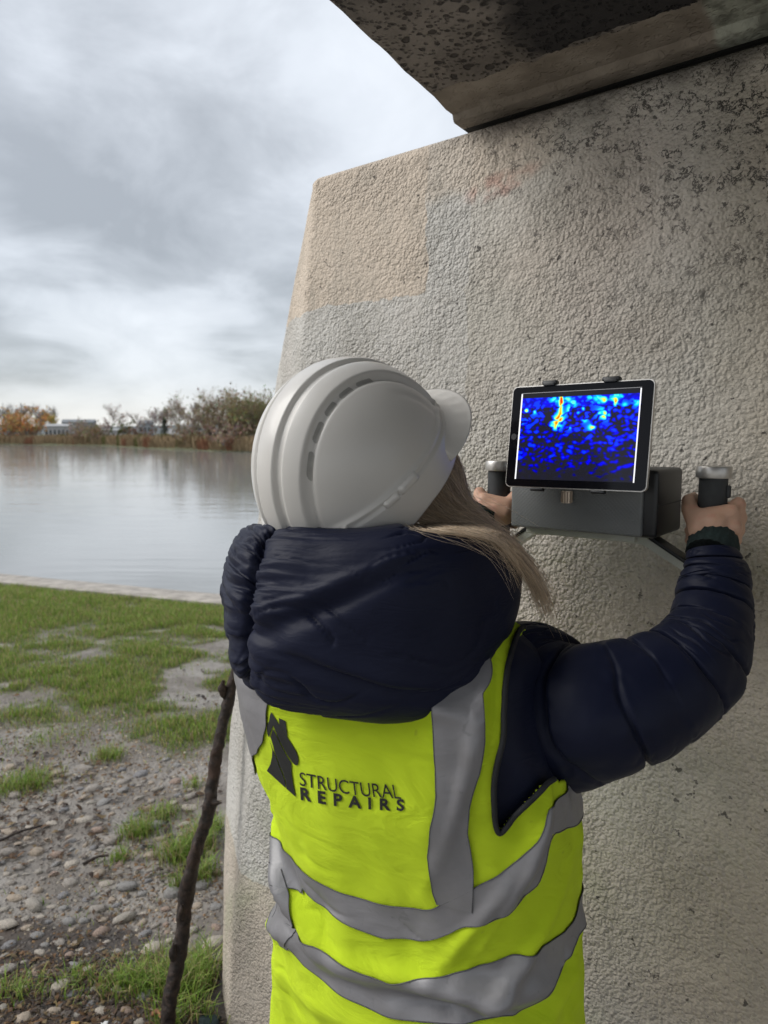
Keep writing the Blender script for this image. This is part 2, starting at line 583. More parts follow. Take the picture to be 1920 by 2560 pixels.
def build_deck():
    m, nt, b = new_mat('pitted_soffit_concrete')
    oc = ocoord(nt)
    sp = nd(nt, 'ShaderNodeSeparateXYZ', {'Vector': oc})
    s, y, z = sp.outputs
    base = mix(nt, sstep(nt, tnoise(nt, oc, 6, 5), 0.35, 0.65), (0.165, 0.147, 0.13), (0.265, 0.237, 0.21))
    warp = nd(nt, 'ShaderNodeVectorMath', {0: oc, 1: nd(nt, 'ShaderNodeVectorMath', {0: tnoise(nt, oc, 30, 3, out=1), 1: (0.02, 0.02, 0.02)}, operation='MULTIPLY').outputs[0]}, operation='ADD').outputs[0]
    v = nd(nt, 'ShaderNodeTexVoronoi', {'Vector': warp, 'Scale': 46.0, 'Randomness': 1.0}).outputs[0]
    size = sstep(nt, tnoise(nt, oc, 18, 3), 0.40, 0.70)
    pit = mth(nt, 'SUBTRACT', 1.0, sstep(nt, mth(nt, 'SUBTRACT', v, mth(nt, 'MULTIPLY', size, 0.24)), 0.10, 0.27))
    v2 = nd(nt, 'ShaderNodeTexVoronoi', {'Vector': warp, 'Scale': 95.0}).outputs[0]
    pit2 = mth(nt, 'SUBTRACT', 1.0, sstep(nt, v2, 0.12, 0.40))
    pits = mth(nt, 'MAXIMUM', pit, mth(nt, 'MULTIPLY', pit2, 0.6))
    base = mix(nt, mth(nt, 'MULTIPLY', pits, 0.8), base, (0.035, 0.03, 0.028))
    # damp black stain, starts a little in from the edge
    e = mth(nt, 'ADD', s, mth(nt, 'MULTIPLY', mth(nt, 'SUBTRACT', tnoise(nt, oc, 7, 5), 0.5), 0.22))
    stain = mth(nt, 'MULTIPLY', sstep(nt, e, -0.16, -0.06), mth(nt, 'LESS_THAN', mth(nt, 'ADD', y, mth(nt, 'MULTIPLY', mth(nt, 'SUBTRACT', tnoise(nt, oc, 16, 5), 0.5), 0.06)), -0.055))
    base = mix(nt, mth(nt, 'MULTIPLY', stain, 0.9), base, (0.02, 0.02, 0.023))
    strip = mth(nt, 'GREATER_THAN', mth(nt, 'ADD', y, mth(nt, 'MULTIPLY', mth(nt, 'SUBTRACT', tnoise(nt, oc, 20, 5), 0.5), 0.05)), -0.052)
    pale = mix(nt, sstep(nt, tnoise(nt, oc, 12, 6), 0.35, 0.7), (0.21, 0.18, 0.145), (0.33, 0.29, 0.24))
    base = mix(nt, strip, base, pale)
    pr = mth(nt, 'MULTIPLY', sstep(nt, s, 0.165, 0.180), mth(nt, 'GREATER_THAN', y, -0.16))
    streak = sstep(nt, tnoise(nt, mapping(nt, oc, (30, 30, 3)), 1.0, 5), 0.4, 0.66)
    base = mix(nt, mth(nt, 'MULTIPLY', pr, 0.9), base, mix(nt, streak, (0.42, 0.44, 0.37), (0.16, 0.17, 0.14)))
    gap_shade = mth(nt, 'LESS_THAN', z, WTOP + 0.031)
    base = mix(nt, gap_shade, base, (0.045, 0.045, 0.043))  # shade of the deep recess above the wall, painted into the colour
    h = mth(nt, 'SUBTRACT', mth(nt, 'MULTIPLY', tnoise(nt, oc, 60, 6), 0.5), pits)
    h = mth(nt, 'MULTIPLY', h, mth(nt, 'SUBTRACT', 1.0, mth(nt, 'MULTIPLY', strip, 0.85)))
    setb(nt, b, col=base, rough=0.9, spec=0.25, normal=bump(nt, h, 0.9, 0.012))
    y0 = (WTOP - 1.5) * BAT
    prof = [(y0 + 0.10, WTOP + 0.013), (y0 + 0.075, WTOP + 0.014), (y0 + 0.07, WTOP + 0.030), (y0 - 0.002, WTOP + 0.032), (y0 - 0.006, WTOP + 0.034), (y0 - 0.012, WTOP + 0.046),
            (y0 - 0.034, WTOP + 0.050)] + [(y0 - 0.06 - 0.03 * k, WTOP + 0.052 + 0.0004 * k) for k in range(0, 50)] + [(-5.5, WTOP + 0.15), (-5.5, WTOP + 0.85), (1.2, WTOP + 0.85), (1.2, WTOP + 0.013)]
    ss = np.concatenate([np.arange(-0.352, 0.9, 0.02), np.linspace(0.9, 2.1, 8)])
    V = []
    for s in ss:
        for (yy, zz) in prof:
            p = Vector((s, yy, zz))
            inside = -1.6 < yy < 0.2
            d = (noise.noise(p * 20) * 0.004 + noise.noise(p * 6) * 0.005) if inside and zz > WTOP + 0.048 else 0
            ds = noise.noise(p * 30) * 0.004 + noise.noise(p * 12) * 0.002 if s == ss[0] else 0
            sk = 0.13 * min(max(-yy, 0), 4) * max(0, 1 - (s + 0.352) / 0.9)     # the deck edge is slightly skewed to the wall
            V.append((s + ds + sk, yy, zz + d))
    F = gridf(len(ss), len(prof), False, True)
    F.append(tuple(range(len(prof))))
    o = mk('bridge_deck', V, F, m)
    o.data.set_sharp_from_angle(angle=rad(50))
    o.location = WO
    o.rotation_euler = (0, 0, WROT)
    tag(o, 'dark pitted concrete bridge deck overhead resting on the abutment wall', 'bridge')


build_deck()

# ------------------------------------------------------------------ ground by the river
WATER_Z = -0.45


def kerb_y(x):
    return 7.95 - 0.382 * (x + 4.33)


def ground_z(x, y):
    z = noise.noise(Vector((x * 0.9, y * 0.9, 0.3))) * 0.03 + noise.noise(Vector((x * 3.1, y * 3.1, 2))) * 0.012
    P = Vector((x, y, 0)) - WO
    s, q = P.dot(WX), -P.dot(WY)
    near = max(0.0, 1 - abs(q) / 0.9)
    z -= 0.06 * near
    k = kerb_y(x) - y
    if k < 0.8:
        z *= max(k, 0) / 0.8
        z -= 0.02 * max(0, 1 - k / 0.5)
    return z - 0.015


def zone_soil(x, y):
    """1 where bare dark soil lies, near the foot of the wall and the camera"""
    e = 2.12 - 0.12 * x + 0.3 * noise.noise(Vector((x * 2, y * 2, 4))) + 0.2 * noise.noise(Vector((x * 6, y * 6, 1)))
    return min(max((e - y) / 0.45 + 0.5, 0), 1) * min(max((y - 1.4) / 0.2, 0), 1)  # soil stops short of the unseen near ground, left paler for bounced light


def grassiness(x, y):
    edge = 3.72 - 0.22 * (x + 1.5) + 0.35 * noise.noise(Vector((x * 1.3, y * 1.3, 9)))
    g = min(max((y - edge) / 0.35, 0), 1)
    patch = .7 * noise.noise(Vector((x * 1.3 + 5, y * 2.4, 1))) + 0.6 * noise.noise(Vector((x * 3.3, y * 5.2, 6))) + .35 * noise.noise(Vector((x * 8, y * 12, 2)))
    far = min(max((y - 5.3) / 1.3, 0), 1)
    return g * min(max(0.60 + patch * 1.25 + far * 0.55, 0.0), 1.0)


def build_ground():
    m, nt, b = new_mat('muddy_river_bank')
    oc = ocoord(nt)
    n1 = tnoise(nt, oc, 2.6, 6)
    n2 = tnoise(nt, oc, 22, 6, 0.6)
    mud = mix(nt, sstep(nt, n1, 0.35, 0.65), (0.165, 0.142, 0.118), (0.29, 0.262, 0.23))
    mud = mix(nt, mth(nt, 'MULTIPLY', sstep(nt, n2, 0.45, 0.7), 0.6), mud, (0.11, 0.095, 0.08))
    soil = mix(nt, sstep(nt, n2, 0.35, 0.65), (0.03, 0.023, 0.018), (0.085, 0.065, 0.05))
    # unseen ground under the bridge, made paler to bounce light onto the wall
    wp = nd(nt, 'ShaderNodeSeparateXYZ', {'Vector': oc}).outputs[1]
    mud = mix(nt, mth(nt, 'SUBTRACT', 1.0, sstep(nt, wp, 1.2, 1.7)), mud, mix(nt, n2, (0.20, 0.183, 0.16), (0.31, 0.288, 0.255)))
    turf = mix(nt, sstep(nt, n2, 0.4, 0.65), (0.075, 0.08, 0.035), (0.13, 0.11, 0.07))
    at1 = nd(nt, 'ShaderNodeAttribute', attribute_name='col')
    sp = nd(nt, 'ShaderNodeSeparateColor', {'Color': at1.outputs['Color']})
    fuzz = mth(nt, 'MULTIPLY', mth(nt, 'SUBTRACT', n2, 0.5), 0.9)
    c = mix(nt, sstep(nt, mth(nt, 'ADD', sp.outputs[0], fuzz), 0.35, 0.65), mud, soil)
    c = mix(nt, sstep(nt, mth(nt, 'ADD', sp.outputs[1], fuzz), 0.25, 0.75), c, turf)
    v = nd(nt, 'ShaderNodeTexVoronoi', {'Vector': oc, 'Scale': 60.0, 'Randomness': 1.0})
    peb = mth(nt, 'SUBTRACT', 1.0, sstep(nt, v.outputs[0], 0.15, 0.5))
    pc = ramp(nt, nd(nt, 'ShaderNodeSeparateColor', {'Color': v.outputs['Color']}).outputs[0], [(0.0, (0.10, 0.09, 0.085)), (0.5, (0.20, 0.15, 0.11)), (1.0, (0.30, 0.26, 0.22))])
    pm = mth(nt, 'MULTIPLY', sstep(nt, tnoise(nt, oc, 3.5, 4), 0.52, 0.66), sstep(nt, peb, 0.35, 0.6))
    c = mix(nt, mth(nt, 'MULTIPLY', pm, 0.75), c, pc)
    rough = mth(nt, 'ADD', mth(nt, 'MULTIPLY', sstep(nt, n1, 0.35, 0.65), -0.25), 0.58)
    h = mth(nt, 'ADD', mth(nt, 'MULTIPLY', n2, 0.7), mth(nt, 'MULTIPLY', peb, 0.35))
    setb(nt, b, col=c, rough=rough, spec=0.4, normal=bump(nt, h, 0.8, 0.015))
    xs = np.concatenate([np.linspace(-60, -7, 24), np.arange(-6.9, 1.5, 0.045), np.linspace(1.6, 14, 20)])
    ts = np.concatenate([np.linspace(0, 0.3, 8)[:-1], np.linspace(0.3, 1, 150)])
    V, C = [], []
    for x in xs:
        ky = kerb_y(x)
        y0 = min(-14, ky - 20)
        for t in ts:
            y = y0 + (1.2 - y0) * t / 0.3 if t < 0.3 else 1.2 + (ky - 1.2) * (t - 0.3) / 0.7
            if ky < 2 and t >= 0.3:
                y = ky - (1 - t) * 0.5
            if ky < 2 and t < 0.3:
                y = y0 + (ky - 0.35 - y0) * t / 0.3
            V.append((x, y, ground_z(x, y)))
            C.append((zone_soil(x, y), min(1, grassiness(x, y) * 1.3), 0))
    o = mk('ground', V, gridf(len(xs), len(ts)), m, cols=C)
    tag(o, 'muddy cobbled river bank with worn grass', 'ground', kind='structure')
    return o


ground = build_ground()

# concrete edging along the water
kerb_mat = simple('kerb_concrete', (0.36, 0.325, 0.285), 0.85, 0.22, 7, 0.5, 0.006, 60)


def build_kerb():
    xs = np.concatenate([np.linspace(-60, -6, 12), np.arange(-5.8, 3.2, 0.15), np.linspace(3.5, 14, 8)])
    V = []
    for x in xs:
        y = kerb_y(x) - 0.10
        w = noise.noise(Vector((x * 0.8, 0, 0))) * 0.015
        for (dy, z) in ((0, -0.05), (0.0, 0.012), (0.012, 0.02), (0.40, 0.012), (0.42, 0.0), (0.44, -1.4)):
            V.append((x, y + dy + w, z + noise.noise(Vector((x * 2, dy * 9, 0))) * 0.004))
    o = mk('kerb', V, gridf(len(xs), 6), kerb_mat)
    o.data.set_sharp_from_angle(angle=rad(40))
    tag(o, 'pale concrete edging between grass and river', 'kerb', kind='structure')


build_kerb()

SHORE = [(-420, 250), (-200, 200), (-87, 162), (-57, 144), (-37, 113), (-25.5, 98), (-17, 89), (0, 82), (60, 74), (300, 60)]


def build_water_and_land():
    m, nt, b = new_mat('river_water')
    oc = ocoord(nt)
    w1 = tnoise(nt, mapping(nt, oc, (0.35, 1.5, 1), (0, 0, rad(-8))), 1.0, 3, 0.5, 0.3)
    w2 = tnoise(nt, mapping(nt, oc, (1.6, 6.0, 1), (0, 0, rad(-12))), 1.0, 3, 0.5)
    calm = sstep(nt, tnoise(nt, mapping(nt, oc, (0.03, 0.09, 1)), 1.0, 3), 0.35, 0.65)
    h = mth(nt, 'ADD', mth(nt, 'MULTIPLY', w1, 1.0), mth(nt, 'MULTIPLY', w2, 0.22))
    h = mth(nt, 'MULTIPLY', h, mth(nt, 'ADD', mth(nt, 'MULTIPLY', calm, 0.6), 0.4))
    setb(nt, b, col=(0.29, 0.295, 0.285), rough=0.07, spec=0.5, normal=bump(nt, h, 0.28, 0.06))
    b.inputs['IOR'].default_value = 1.6
    V, F = [], []
    xs = np.linspace(-700, 500, 41)
    for x in xs:
        V += [(x, kerb_y(min(max(x, -60), 14)) - 0.1, WATER_Z), (x, 420, WATER_Z)]
    o = mk('river_water', V, gridf(len(xs), 2), m, smooth=False)
    tag(o, 'still grey river reflecting the cloudy sky', 'river', kind='structure')
    bed = mk('river_bed', [(-800, -2, -1.5), (800, -2, -1.5), (800, 600, -1.5), (-800, 600, -1.5)], [(0, 1, 2, 3)], simple('river_mud', (0.05, 0.045, 0.035), 0.9), smooth=False)
    tag(bed, 'dark mud of the river bed', 'river bed', kind='structure')
    lm = simple('far_meadow', (0.085, 0.085, 0.04), 0.95, 0.35, 0.4)
    V = []
    sx = np.linspace(-420, 300, 120)
    for x in sx:
        y = float(np.interp(x, [p[0] for p in SHORE], [p[1] for p in SHORE]))
        y += noise.noise(Vector((x * 0.12, 0, 0))) * 2.0
        for dy, z in ((-1.0, -1.2), (0, WATER_Z + 0.05), (1.2, 0.0), (8, 0.25), (60, 0.6), (400, 2.0), (2600, 9)):
            V.append((x * (1 + dy * 0.0045), y + dy, z))
    o = mk('far_bank', V, gridf(len(sx), 7), lm)
    tag(o, 'low far bank and meadow beyond the river', 'land', kind='structure')


build_water_and_land()


def shore_y(x):
    return float(np.interp(x, [p[0] for p in SHORE], [p[1] for p in SHORE]))


# ------------------------------------------------------------------ leaves and twigs helper
attr_mats = {}


def attr_mat(name, rough=0.8, trans=0.0, spec=0.3):
    if name in attr_mats:
        return attr_mats[name]
    m, nt, b = new_mat(name)
    a = nd(nt, 'ShaderNodeAttribute', attribute_name='col').outputs['Color']
    n = tnoise(nt, ocoord(nt), 40, 3)
    a = mix(nt, 1.0, a, mix(nt, n, (0.75, 0.75, 0.75), (1.2, 1.2, 1.2)), 'MULTIPLY')
    setb(nt, b, col=a, rough=rough, spec=spec)
    if trans:
        t = nd(nt, 'ShaderNodeBsdfTranslucent', {'Color': a})
        ms = nd(nt, 'ShaderNodeMixShader', {0: trans, 1: b.outputs[0], 2: t.outputs[0]})
        nt.links.new(ms.outputs[0], nt.nodes['Material Output'].inputs[0])
    attr_mats[name] = m
    return m


BARK = simple('bark_grey_brown', (0.15, 0.125, 0.10), 0.9, 0.3, 3)


def tree(name, label, x, y, z0, h, spread, twig_col, leaf_cols, leaf_n, levels=4, trunk_r=None, seed=1, group=None, cat='tree', shrub=False, twigs=1.0, leaf_size=0.16):
    R = random.Random(seed)
    trunk_r = trunk_r or h * 0.02
    root = empty(name, (x, y, z0))
    VT, FT, VC, FC, CC, tips = [], [], [], [], [], []

    def tube(V, F, p, q, r0, r1, sides=4):
        d = (q - p).normalized()
        a = d.orthogonal().normalized()
        b_ = d.cross(a)
        k = len(V)
        for c, r in ((p, r0), (q, r1)):
            for i in range(sides):
                an = 2 * math.pi * i / sides
                V.append(tuple(c + a * (r * math.cos(an)) + b_ * (r * math.sin(an))))
        for i in range(sides):
            j = (i + 1) % sides
            F.append((k + i, k + j, k + sides + j, k + sides + i))

    def grow(p, d, L, r, lev):
        segs = 3
        for s in range(segs):
            d = (d + Vector((R.gauss(0, .13), R.gauss(0, .13), R.gauss(0.03, .08)))).normalized()
            q = p + d * (L / segs)
            r2 = r * 0.86
            if lev >= levels - 1:
                k = len(VC)
                tube(VC, FC, p, q, max(r, 0.016), max(r2, 0.012), 3)
                CC.extend([tuple(c * 1.8 * R.uniform(.8, 1.2) for c in twig_col)] * (len(VC) - k))
            else:
                tube(VT, FT, p, q, r, r2, 5)
            p, r = q, r2
            if lev < levels and s >= (0 if shrub or lev > 0 else 1):
                nk = R.randint(1, 2) if lev < 2 else R.randint(2, 3)
                for _ in range(nk):
                    ax = Vector((R.gauss(0, 1), R.gauss(0, 1), R.gauss(0, .5))).normalized()
                    ang = R.uniform(.35, .85) * spread
                    dd = (d * math.cos(ang) + ax * math.sin(ang)).normalized()
                    dd.z = dd.z * 0.9 + 0.12
                    grow(p, dd.normalized(), L * R.uniform(.55, .78), r * 0.62, lev + 1)
        tips.append(p)

    if shrub:
        for _ in range(9):
            a = R.uniform(0, 6.28)
            t = R.uniform(.1, 1.0) * spread
            grow(Vector((0.012 * h * math.cos(a), 0.012 * h * math.sin(a), -.1)), Vector((math.sin(t) * math.cos(a), math.sin(t) * math.sin(a), math.cos(t))), h * R.uniform(.40, .55), trunk_r * .6, 1)
    else:
        grow(Vector((0, 0, -.2)), Vector((R.gauss(0, .04), R.gauss(0, .04), 1)), h * 0.46, trunk_r, 0)
    # scale to the height wanted
    top = max(t.z for t in tips)
    f = h / top
    VT = [(a * f, b_ * f, c * f) for a, b_, c in VT]
    VC = [(a * f, b_ * f, c * f) for a, b_, c in VC]
    tips = [t * f for t in tips]
    if leaf_n and leaf_cols:
        for _ in range(leaf_n):
            t = R.choice(tips) + Vector((R.gauss(0, .03 * h), R.gauss(0, .03 * h), R.gauss(-.02 * h, .03 * h)))
            if t.z < 0.1: continue
            s = leaf_size * R.uniform(.6, 1.5)
            a = Vector((R.gauss(0, 1), R.gauss(0, 1), R.gauss(0, 1))).normalized()
            b_ = a.orthogonal().normalized()
            k = len(VC)
            VC += [tuple(t - a * s), tuple(t + b_ * s * .6), tuple(t + a * s), tuple(t - b_ * s * .6)]
            FC.append((k, k + 1, k + 2, k + 3))
            c = R.choice(leaf_cols)
            CC.extend([tuple(v * 1.5 * R.uniform(.7, 1.3) for v in c)] * 4)
    if VT:
        mk('trunk', VT, FT, BARK, root, world=False)
    mk('crown', VC, FC, attr_mat('twigs_and_leaves', 0.9), root, world=False, smooth=False, cols=CC)
    tag(root, label, cat, group)
    return root


def far(ud_src, d):
    """ground point of the far bank at photograph column ud_src (source pixels) and distance d"""
    return ((ud_src - 960) / FPX * d * 0.994, d)


def at_v(v_src, d):
    """height of source row v_src at distance d"""
    zc = (1280 - v_src) / FPX
    return CAM_H + d * (-math.sin(PITCH) + zc * math.cos(PITCH)) / (math.cos(PITCH) + zc * math.sin(PITCH))


def zz(u):  # columns of the enlarged strip (2.514 px per source px)
    return u / 2.514


def build_far_trees():
    brown = (0.13, 0.105, 0.085)
    rust = [(0.36, 0.15, 0.045), (0.30, 0.17, 0.06), (0.22, 0.14, 0.06), (0.33, 0.22, 0.08)]
    olive = [(0.13, 0.12, 0.045), (0.16, 0.13, 0.06), (0.11, 0.11, 0.05)]
    dull = [(0.17, 0.12, 0.085), (0.14, 0.105, 0.075), (0.19, 0.15, 0.09)]
    G1, G2, G3 = 'bare trees standing in a row behind the rust bush', 'bare trees behind the reeds', 'shrubs at the far water edge'

    def put(u, d, vtop, **k):
        x, y = far(zz(u), d)
        z0 = 0.15
        h = (at_v(960 + vtop / 2.514, d) - z0) * 1.1
        return dict(x=x, y=y, z0=z0, h=h, **k)
    i = 0
    for u, vt, what in ((15, 135, 'leftmost'), (60, 130, 'second from the left'), (100, 135, 'third from the left'), (205, 148, 'fourth from the left'), (255, 148, 'fifth from the left'), (310, 142, 'rightmost')):
        i += 1
        tree('pollard_tree', f'tall bare dark tree behind the rust bush, {what} of its row', **put(u, 205, vt), spread=0.62, twig_col=(.085, .075, .068), leaf_cols=None, leaf_n=0, levels=4, seed=20 + i, trunk_r=0.26, group=G1)
    tree('rust_bush', 'large rust orange autumn bush at the left water edge', **put(60, 166, 175), spread=1.15, twig_col=(.17, .11, .07), leaf_cols=rust, leaf_n=1500, shrub=True, levels=3, seed=3, cat='bush', leaf_size=.2)
    tree('rust_bush', 'rust brown autumn bush, smaller, between the orange bush and the white building', **put(190, 164, 160), spread=1.1, twig_col=(.17, .11, .07), leaf_cols=rust, leaf_n=1700, shrub=True, levels=3, seed=4, cat='bush', leaf_size=.2)
    tree('yellow_tree', 'small olive yellow tree above the long white building', **put(355, 190, 200), spread=.9, twig_col=brown, leaf_cols=[(.32, .22, .05), (.22, .18, .05)], leaf_n=650, levels=3, seed=5)
    tree('willow_shrub', 'wide brown leafless shrub in the reeds beside the long white building', **put(500, 150, 225), spread=1.2, twig_col=(.16, .115, .075), leaf_cols=dull, leaf_n=700, shrub=True, levels=3, seed=6, cat='bush', group=G3)
    tree('willow_shrub', 'rounded brown shrub with olive leaves right of the wide brown one', **put(590, 146, 240), spread=1.1, twig_col=(.17, .12, .07), leaf_cols=dull + olive, leaf_n=700, shrub=True, levels=3, seed=7, cat='bush', group=G3)
    tree('bare_tree', 'wide bare tree with few reddish leaves standing alone against the sky', **put(672, 160, 135), spread=.95, twig_col=(.15, .12, .11), leaf_cols=[(.24, .15, .12), (.2, .15, .12)], leaf_n=320, levels=4, seed=8, trunk_r=.2, group=G2)
    tree('birch_tree', 'thin pale birch among low hedges', **put(860, 150, 165), spread=.75, twig_col=(.30, .27, .25), leaf_cols=None, leaf_n=0, levels=4, seed=9, trunk_r=.13, group=G2)
    tree('hedge_tree', 'low dark green round tree beside the pale birch', **put(800, 158, 225), spread=1.0, twig_col=brown, leaf_cols=[(.07, .085, .03), (.1, .1, .04)], leaf_n=700, shrub=True, levels=2, seed=10, cat='bush')
    tree('hedge_tree', 'low reddish hedge bush under the dark bare tree', **put(900, 156, 250), spread=1.2, twig_col=(.15, .09, .08), leaf_cols=[(.15, .08, .06), (.12, .09, .06)], leaf_n=700, shrub=True, levels=2, seed=11, cat='bush')
    tree('bare_tree', 'narrow dark purplish bare tree next to the conifer', **put(985, 138, 160), spread=.7, twig_col=(.11, .085, .085), leaf_cols=dull, leaf_n=160, levels=4, seed=12, trunk_r=.17, group=G2)
    x, y = far(zz(1035), 134)
    tree('bare_tree', 'tall bare tree behind the dark conifer', **put(1050, 150, 120), spread=.75, twig_col=(.14, .12, .10), leaf_cols=olive, leaf_n=150, levels=4, seed=13, trunk_r=.2, group=G2)
    tree('bare_tree', 'round topped bare tree, tallest between conifer and big willow', **put(1140, 130, 100), spread=.95, twig_col=(.16, .135, .11), leaf_cols=dull, leaf_n=200, levels=4, seed=14, trunk_r=.2, group=G2)
    tree('bare_tree', 'smaller dark bare tree left of the big willow', **put(1215, 136, 130), spread=.7, twig_col=(.12, .10, .09), leaf_cols=dull, leaf_n=250, levels=4, seed=15, trunk_r=.16, group=G2)
    tree('willow_shrub', 'tan leafless shrub on the bank under the round topped tree', **put(1180, 105, 215), spread=1.1, twig_col=(.2, .15, .10), leaf_cols=dull, leaf_n=500, shrub=True, levels=3, seed=16, cat='bush', group=G3)
    tree('willow_tree', 'spreading brown willow with bare upright branches beside the hard hat', **put(1330, 103, 45), spread=.95, twig_col=(.17, .135, .09), leaf_cols=dull + olive, leaf_n=900, shrub=True, levels=4, seed=17, trunk_r=.3)
    tree('willow_tree', 'tall olive willow just left of the hard hat', **put(1490, 98, 15), spread=.85, twig_col=(.16, .13, .08), leaf_cols=olive + dull, leaf_n=1900, shrub=True, levels=4, seed=18, trunk_r=.3)
    tree('willow_tree', 'dense olive green willow half hidden behind the hard hat', **put(1610, 96, 45), spread=.8, twig_col=(.15, .13, .08), leaf_cols=olive, leaf_n=2200, shrub=True, levels=4, seed=19, trunk_r=.3)
    tree('willow_shrub', 'low reddish brown shrub overhanging the water under the willows', **put(1470, 92, 215), spread=1.25, twig_col=(.19, .13, .10), leaf_cols=dull, leaf_n=800, shrub=True, levels=3, seed=29, cat='bush', group=G3)
    # conifer
    x, y = far(zz(1035), 132)
    h = at_v(960 + 215 / 2.514, 132)
    root = empty('conifer', (x, y, 0.1))
    mk('trunk', *sweep([(0, 0, 0), (0, 0, h)], [(.12, .12), (.03, .03)], 4, 5), BARK, root, world=False)
    V, F, C = [], [], []
    R = random.Random(5)
    for _ in range(1500):
        t = R.random()
        a = R.uniform(0, 6.28)
        r = (1 - t) ** 0.8 * 1.25 * R.uniform(.4, 1.05)
        p = Vector((r * math.cos(a), r * math.sin(a), t * h + .2))
        d = Vector((math.cos(a), math.sin(a), -.4)) * R.uniform(.15, .35)
        s = Vector((-math.sin(a), math.cos(a), 0)) * .08
        k = len(V)
        V += [tuple(p - s), tuple(p + s), tuple(p + d)]
        F.append((k, k + 1, k + 2))
        C += [tuple(c * R.uniform(.7, 1.3) for c in (.03, .045, .025))] * 3
    mk('crown', V, F, attr_mat('twigs_and_leaves', 0.9), root, world=False, smooth=False, cols=C)
    tag(root, 'small dark green conifer on the far bank beside a white tent', 'tree')


build_far_trees()


def build_reeds():
    R = random.Random(11)
    V, F, C = [], [], []
    for _ in range(15000):
        x = R.uniform(-130, 12)
        u = R.random()
        y = shore_y(x) + 0.1 + u * 5.0 + noise.noise(Vector((x * .12, 0, 0))) * 2.0
        n = noise.noise(Vector((x * .25, y * .2, 0)))
        h = R.uniform(.9, 1.7) * (1 + .35 * n)
        w = R.uniform(.03, .09)
        z = WATER_Z + .1 + min(u, .35) * 1.2
        lean = R.gauss(0, .22)
        k = len(V)
        V += [(x - w, y, z), (x + w, y, z), (x + lean + w * .5, y + R.gauss(0, .1), z + h), (x + lean - w * .5, y, z + h)]
        F.append((k, k + 1, k + 2, k + 3))
        if n > .38: c = (.14, .14, .045)
        elif n < -.25: c = (.26, .125, .07)
        else: c = (.34, .25, .145)
        f = R.uniform(.65, 1.25)
        C += [tuple(v * f * .8 for v in c)] * 2 + [tuple(v * f for v in c)] * 2
    o = mk('reeds', V, F, attr_mat('reeds', .9), smooth=False, cols=C)
    tag(o, 'tan and rust reeds lining the far water edge', 'reeds', kind='stuff')


build_reeds()

WHITE = simple('white_cladding', (0.36, 0.36, 0.36), 0.5, 0.06, 2)
DARKGLASS = simple('dark_window', (0.05, 0.06, 0.07), 0.15, 0.2, 2)
GREYROOF = simple('grey_sheet_roof', (0.20, 0.215, 0.23), 0.6, 0.15, 1)


def cabin(name, label, u0, u1, vtop, vbot, d, roof, nwin, cat, group=None):
    x0, x1 = far(zz(u0), d)[0], far(zz(u1), d)[0]
    zt, zb = at_v(960 + vtop / 2.514, d), 0.2
    w, dp, hh = x1 - x0, 3.2, zt - zb
    root = empty(name, ((x0 + x1) / 2, d, zb))
    rbox('wall', (w, dp, hh * .86), 0.08, WHITE if d < 250 else GREYROOF, root, (0, 0, hh * .43))
    bm = bmesh.new()
    vs = [bm.verts.new(p) for p in ((-w / 2 - .2, -dp / 2 - .25, hh * .85), (w / 2 + .2, -dp / 2 - .25, hh * .85), (w / 2 + .2, 0, hh), (-w / 2 - .2, 0, hh), (-w / 2 - .2, dp / 2 + .25, hh * .85), (w / 2 + .2, dp / 2 + .25, hh * .85))]
    for f in ((0, 1, 2, 3), (3, 2, 5, 4), (0, 3, 4), (1, 5, 2), (0, 4, 5, 1)):
        bm.faces.new([vs[i] for i in f])
    bm_obj('roof', bm, roof, root, smooth=False)
    for k in range(nwin):
        xx = -w / 2 + w * (k + .5) / nwin
        f = rbox('window', (w / nwin * .55, .06, hh * .34), .01, WHITE, root, (xx, -dp / 2 - .03, hh * .5))
        rbox('pane', (w / nwin * .45, .05, hh * .27), .005, DARKGLASS, f, (xx, -dp / 2 - .05, hh * .5))
    tag(root, label, cat, group)


cabin('park_cabin', 'long white cabin with a row of windows beyond the reeds', 298, 455, 250, 300, 185, WHITE, 6, 'cabin')
cabin('park_cabin', 'white low cabin behind the lone bare tree', 650, 775, 280, 305, 172, WHITE, 4, 'cabin')
cabin('far_shed', 'long pale grey roofed shed on the skyline above the brown shrubs', 400, 600, 222, 250, 330, GREYROOF, 7, 'shed')
cabin('far_shed', 'pale grey shed on the skyline between the birch and the purplish tree', 880, 960, 228, 260, 320, GREYROOF, 3, 'shed')
cabin('white_hut', 'small white hut glimpsed under the willow branches', 1240, 1290, 290, 320, 150, WHITE, 2, 'hut')
# white tent
_x0, _x1 = far(zz(1048), 142)[0], far(zz(1118), 142)[0]
_h = at_v(960 + 282 / 2.514, 142) - .2
_t = empty('white_tent', ((_x0 + _x1) / 2, 142, .2))
_w = (_x1 - _x0)
mk('canopy', [(-_w / 2, -2, _h * .55), (_w / 2, -2, _h * .55), (_w / 2, 2, _h * .55), (-_w / 2, 2, _h * .55), (-_w * .12, 0, _h)], [(0, 1, 4), (1, 2, 4), (2, 3, 4), (3, 0, 4)], WHITE, _t, False, False)
for _sx in (-1, 1):
    rbox('side_wall', (.08, 3.9, _h * .55), .0, WHITE, _t, (_sx * (_w / 2 - .05), 0, _h * .275))
rbox('back_wall', (_w - .2, .08, _h * .55), .0, WHITE, _t, (0, 1.9, _h * .275))
tag(_t, 'white peaked tent right of the dark conifer', 'tent')

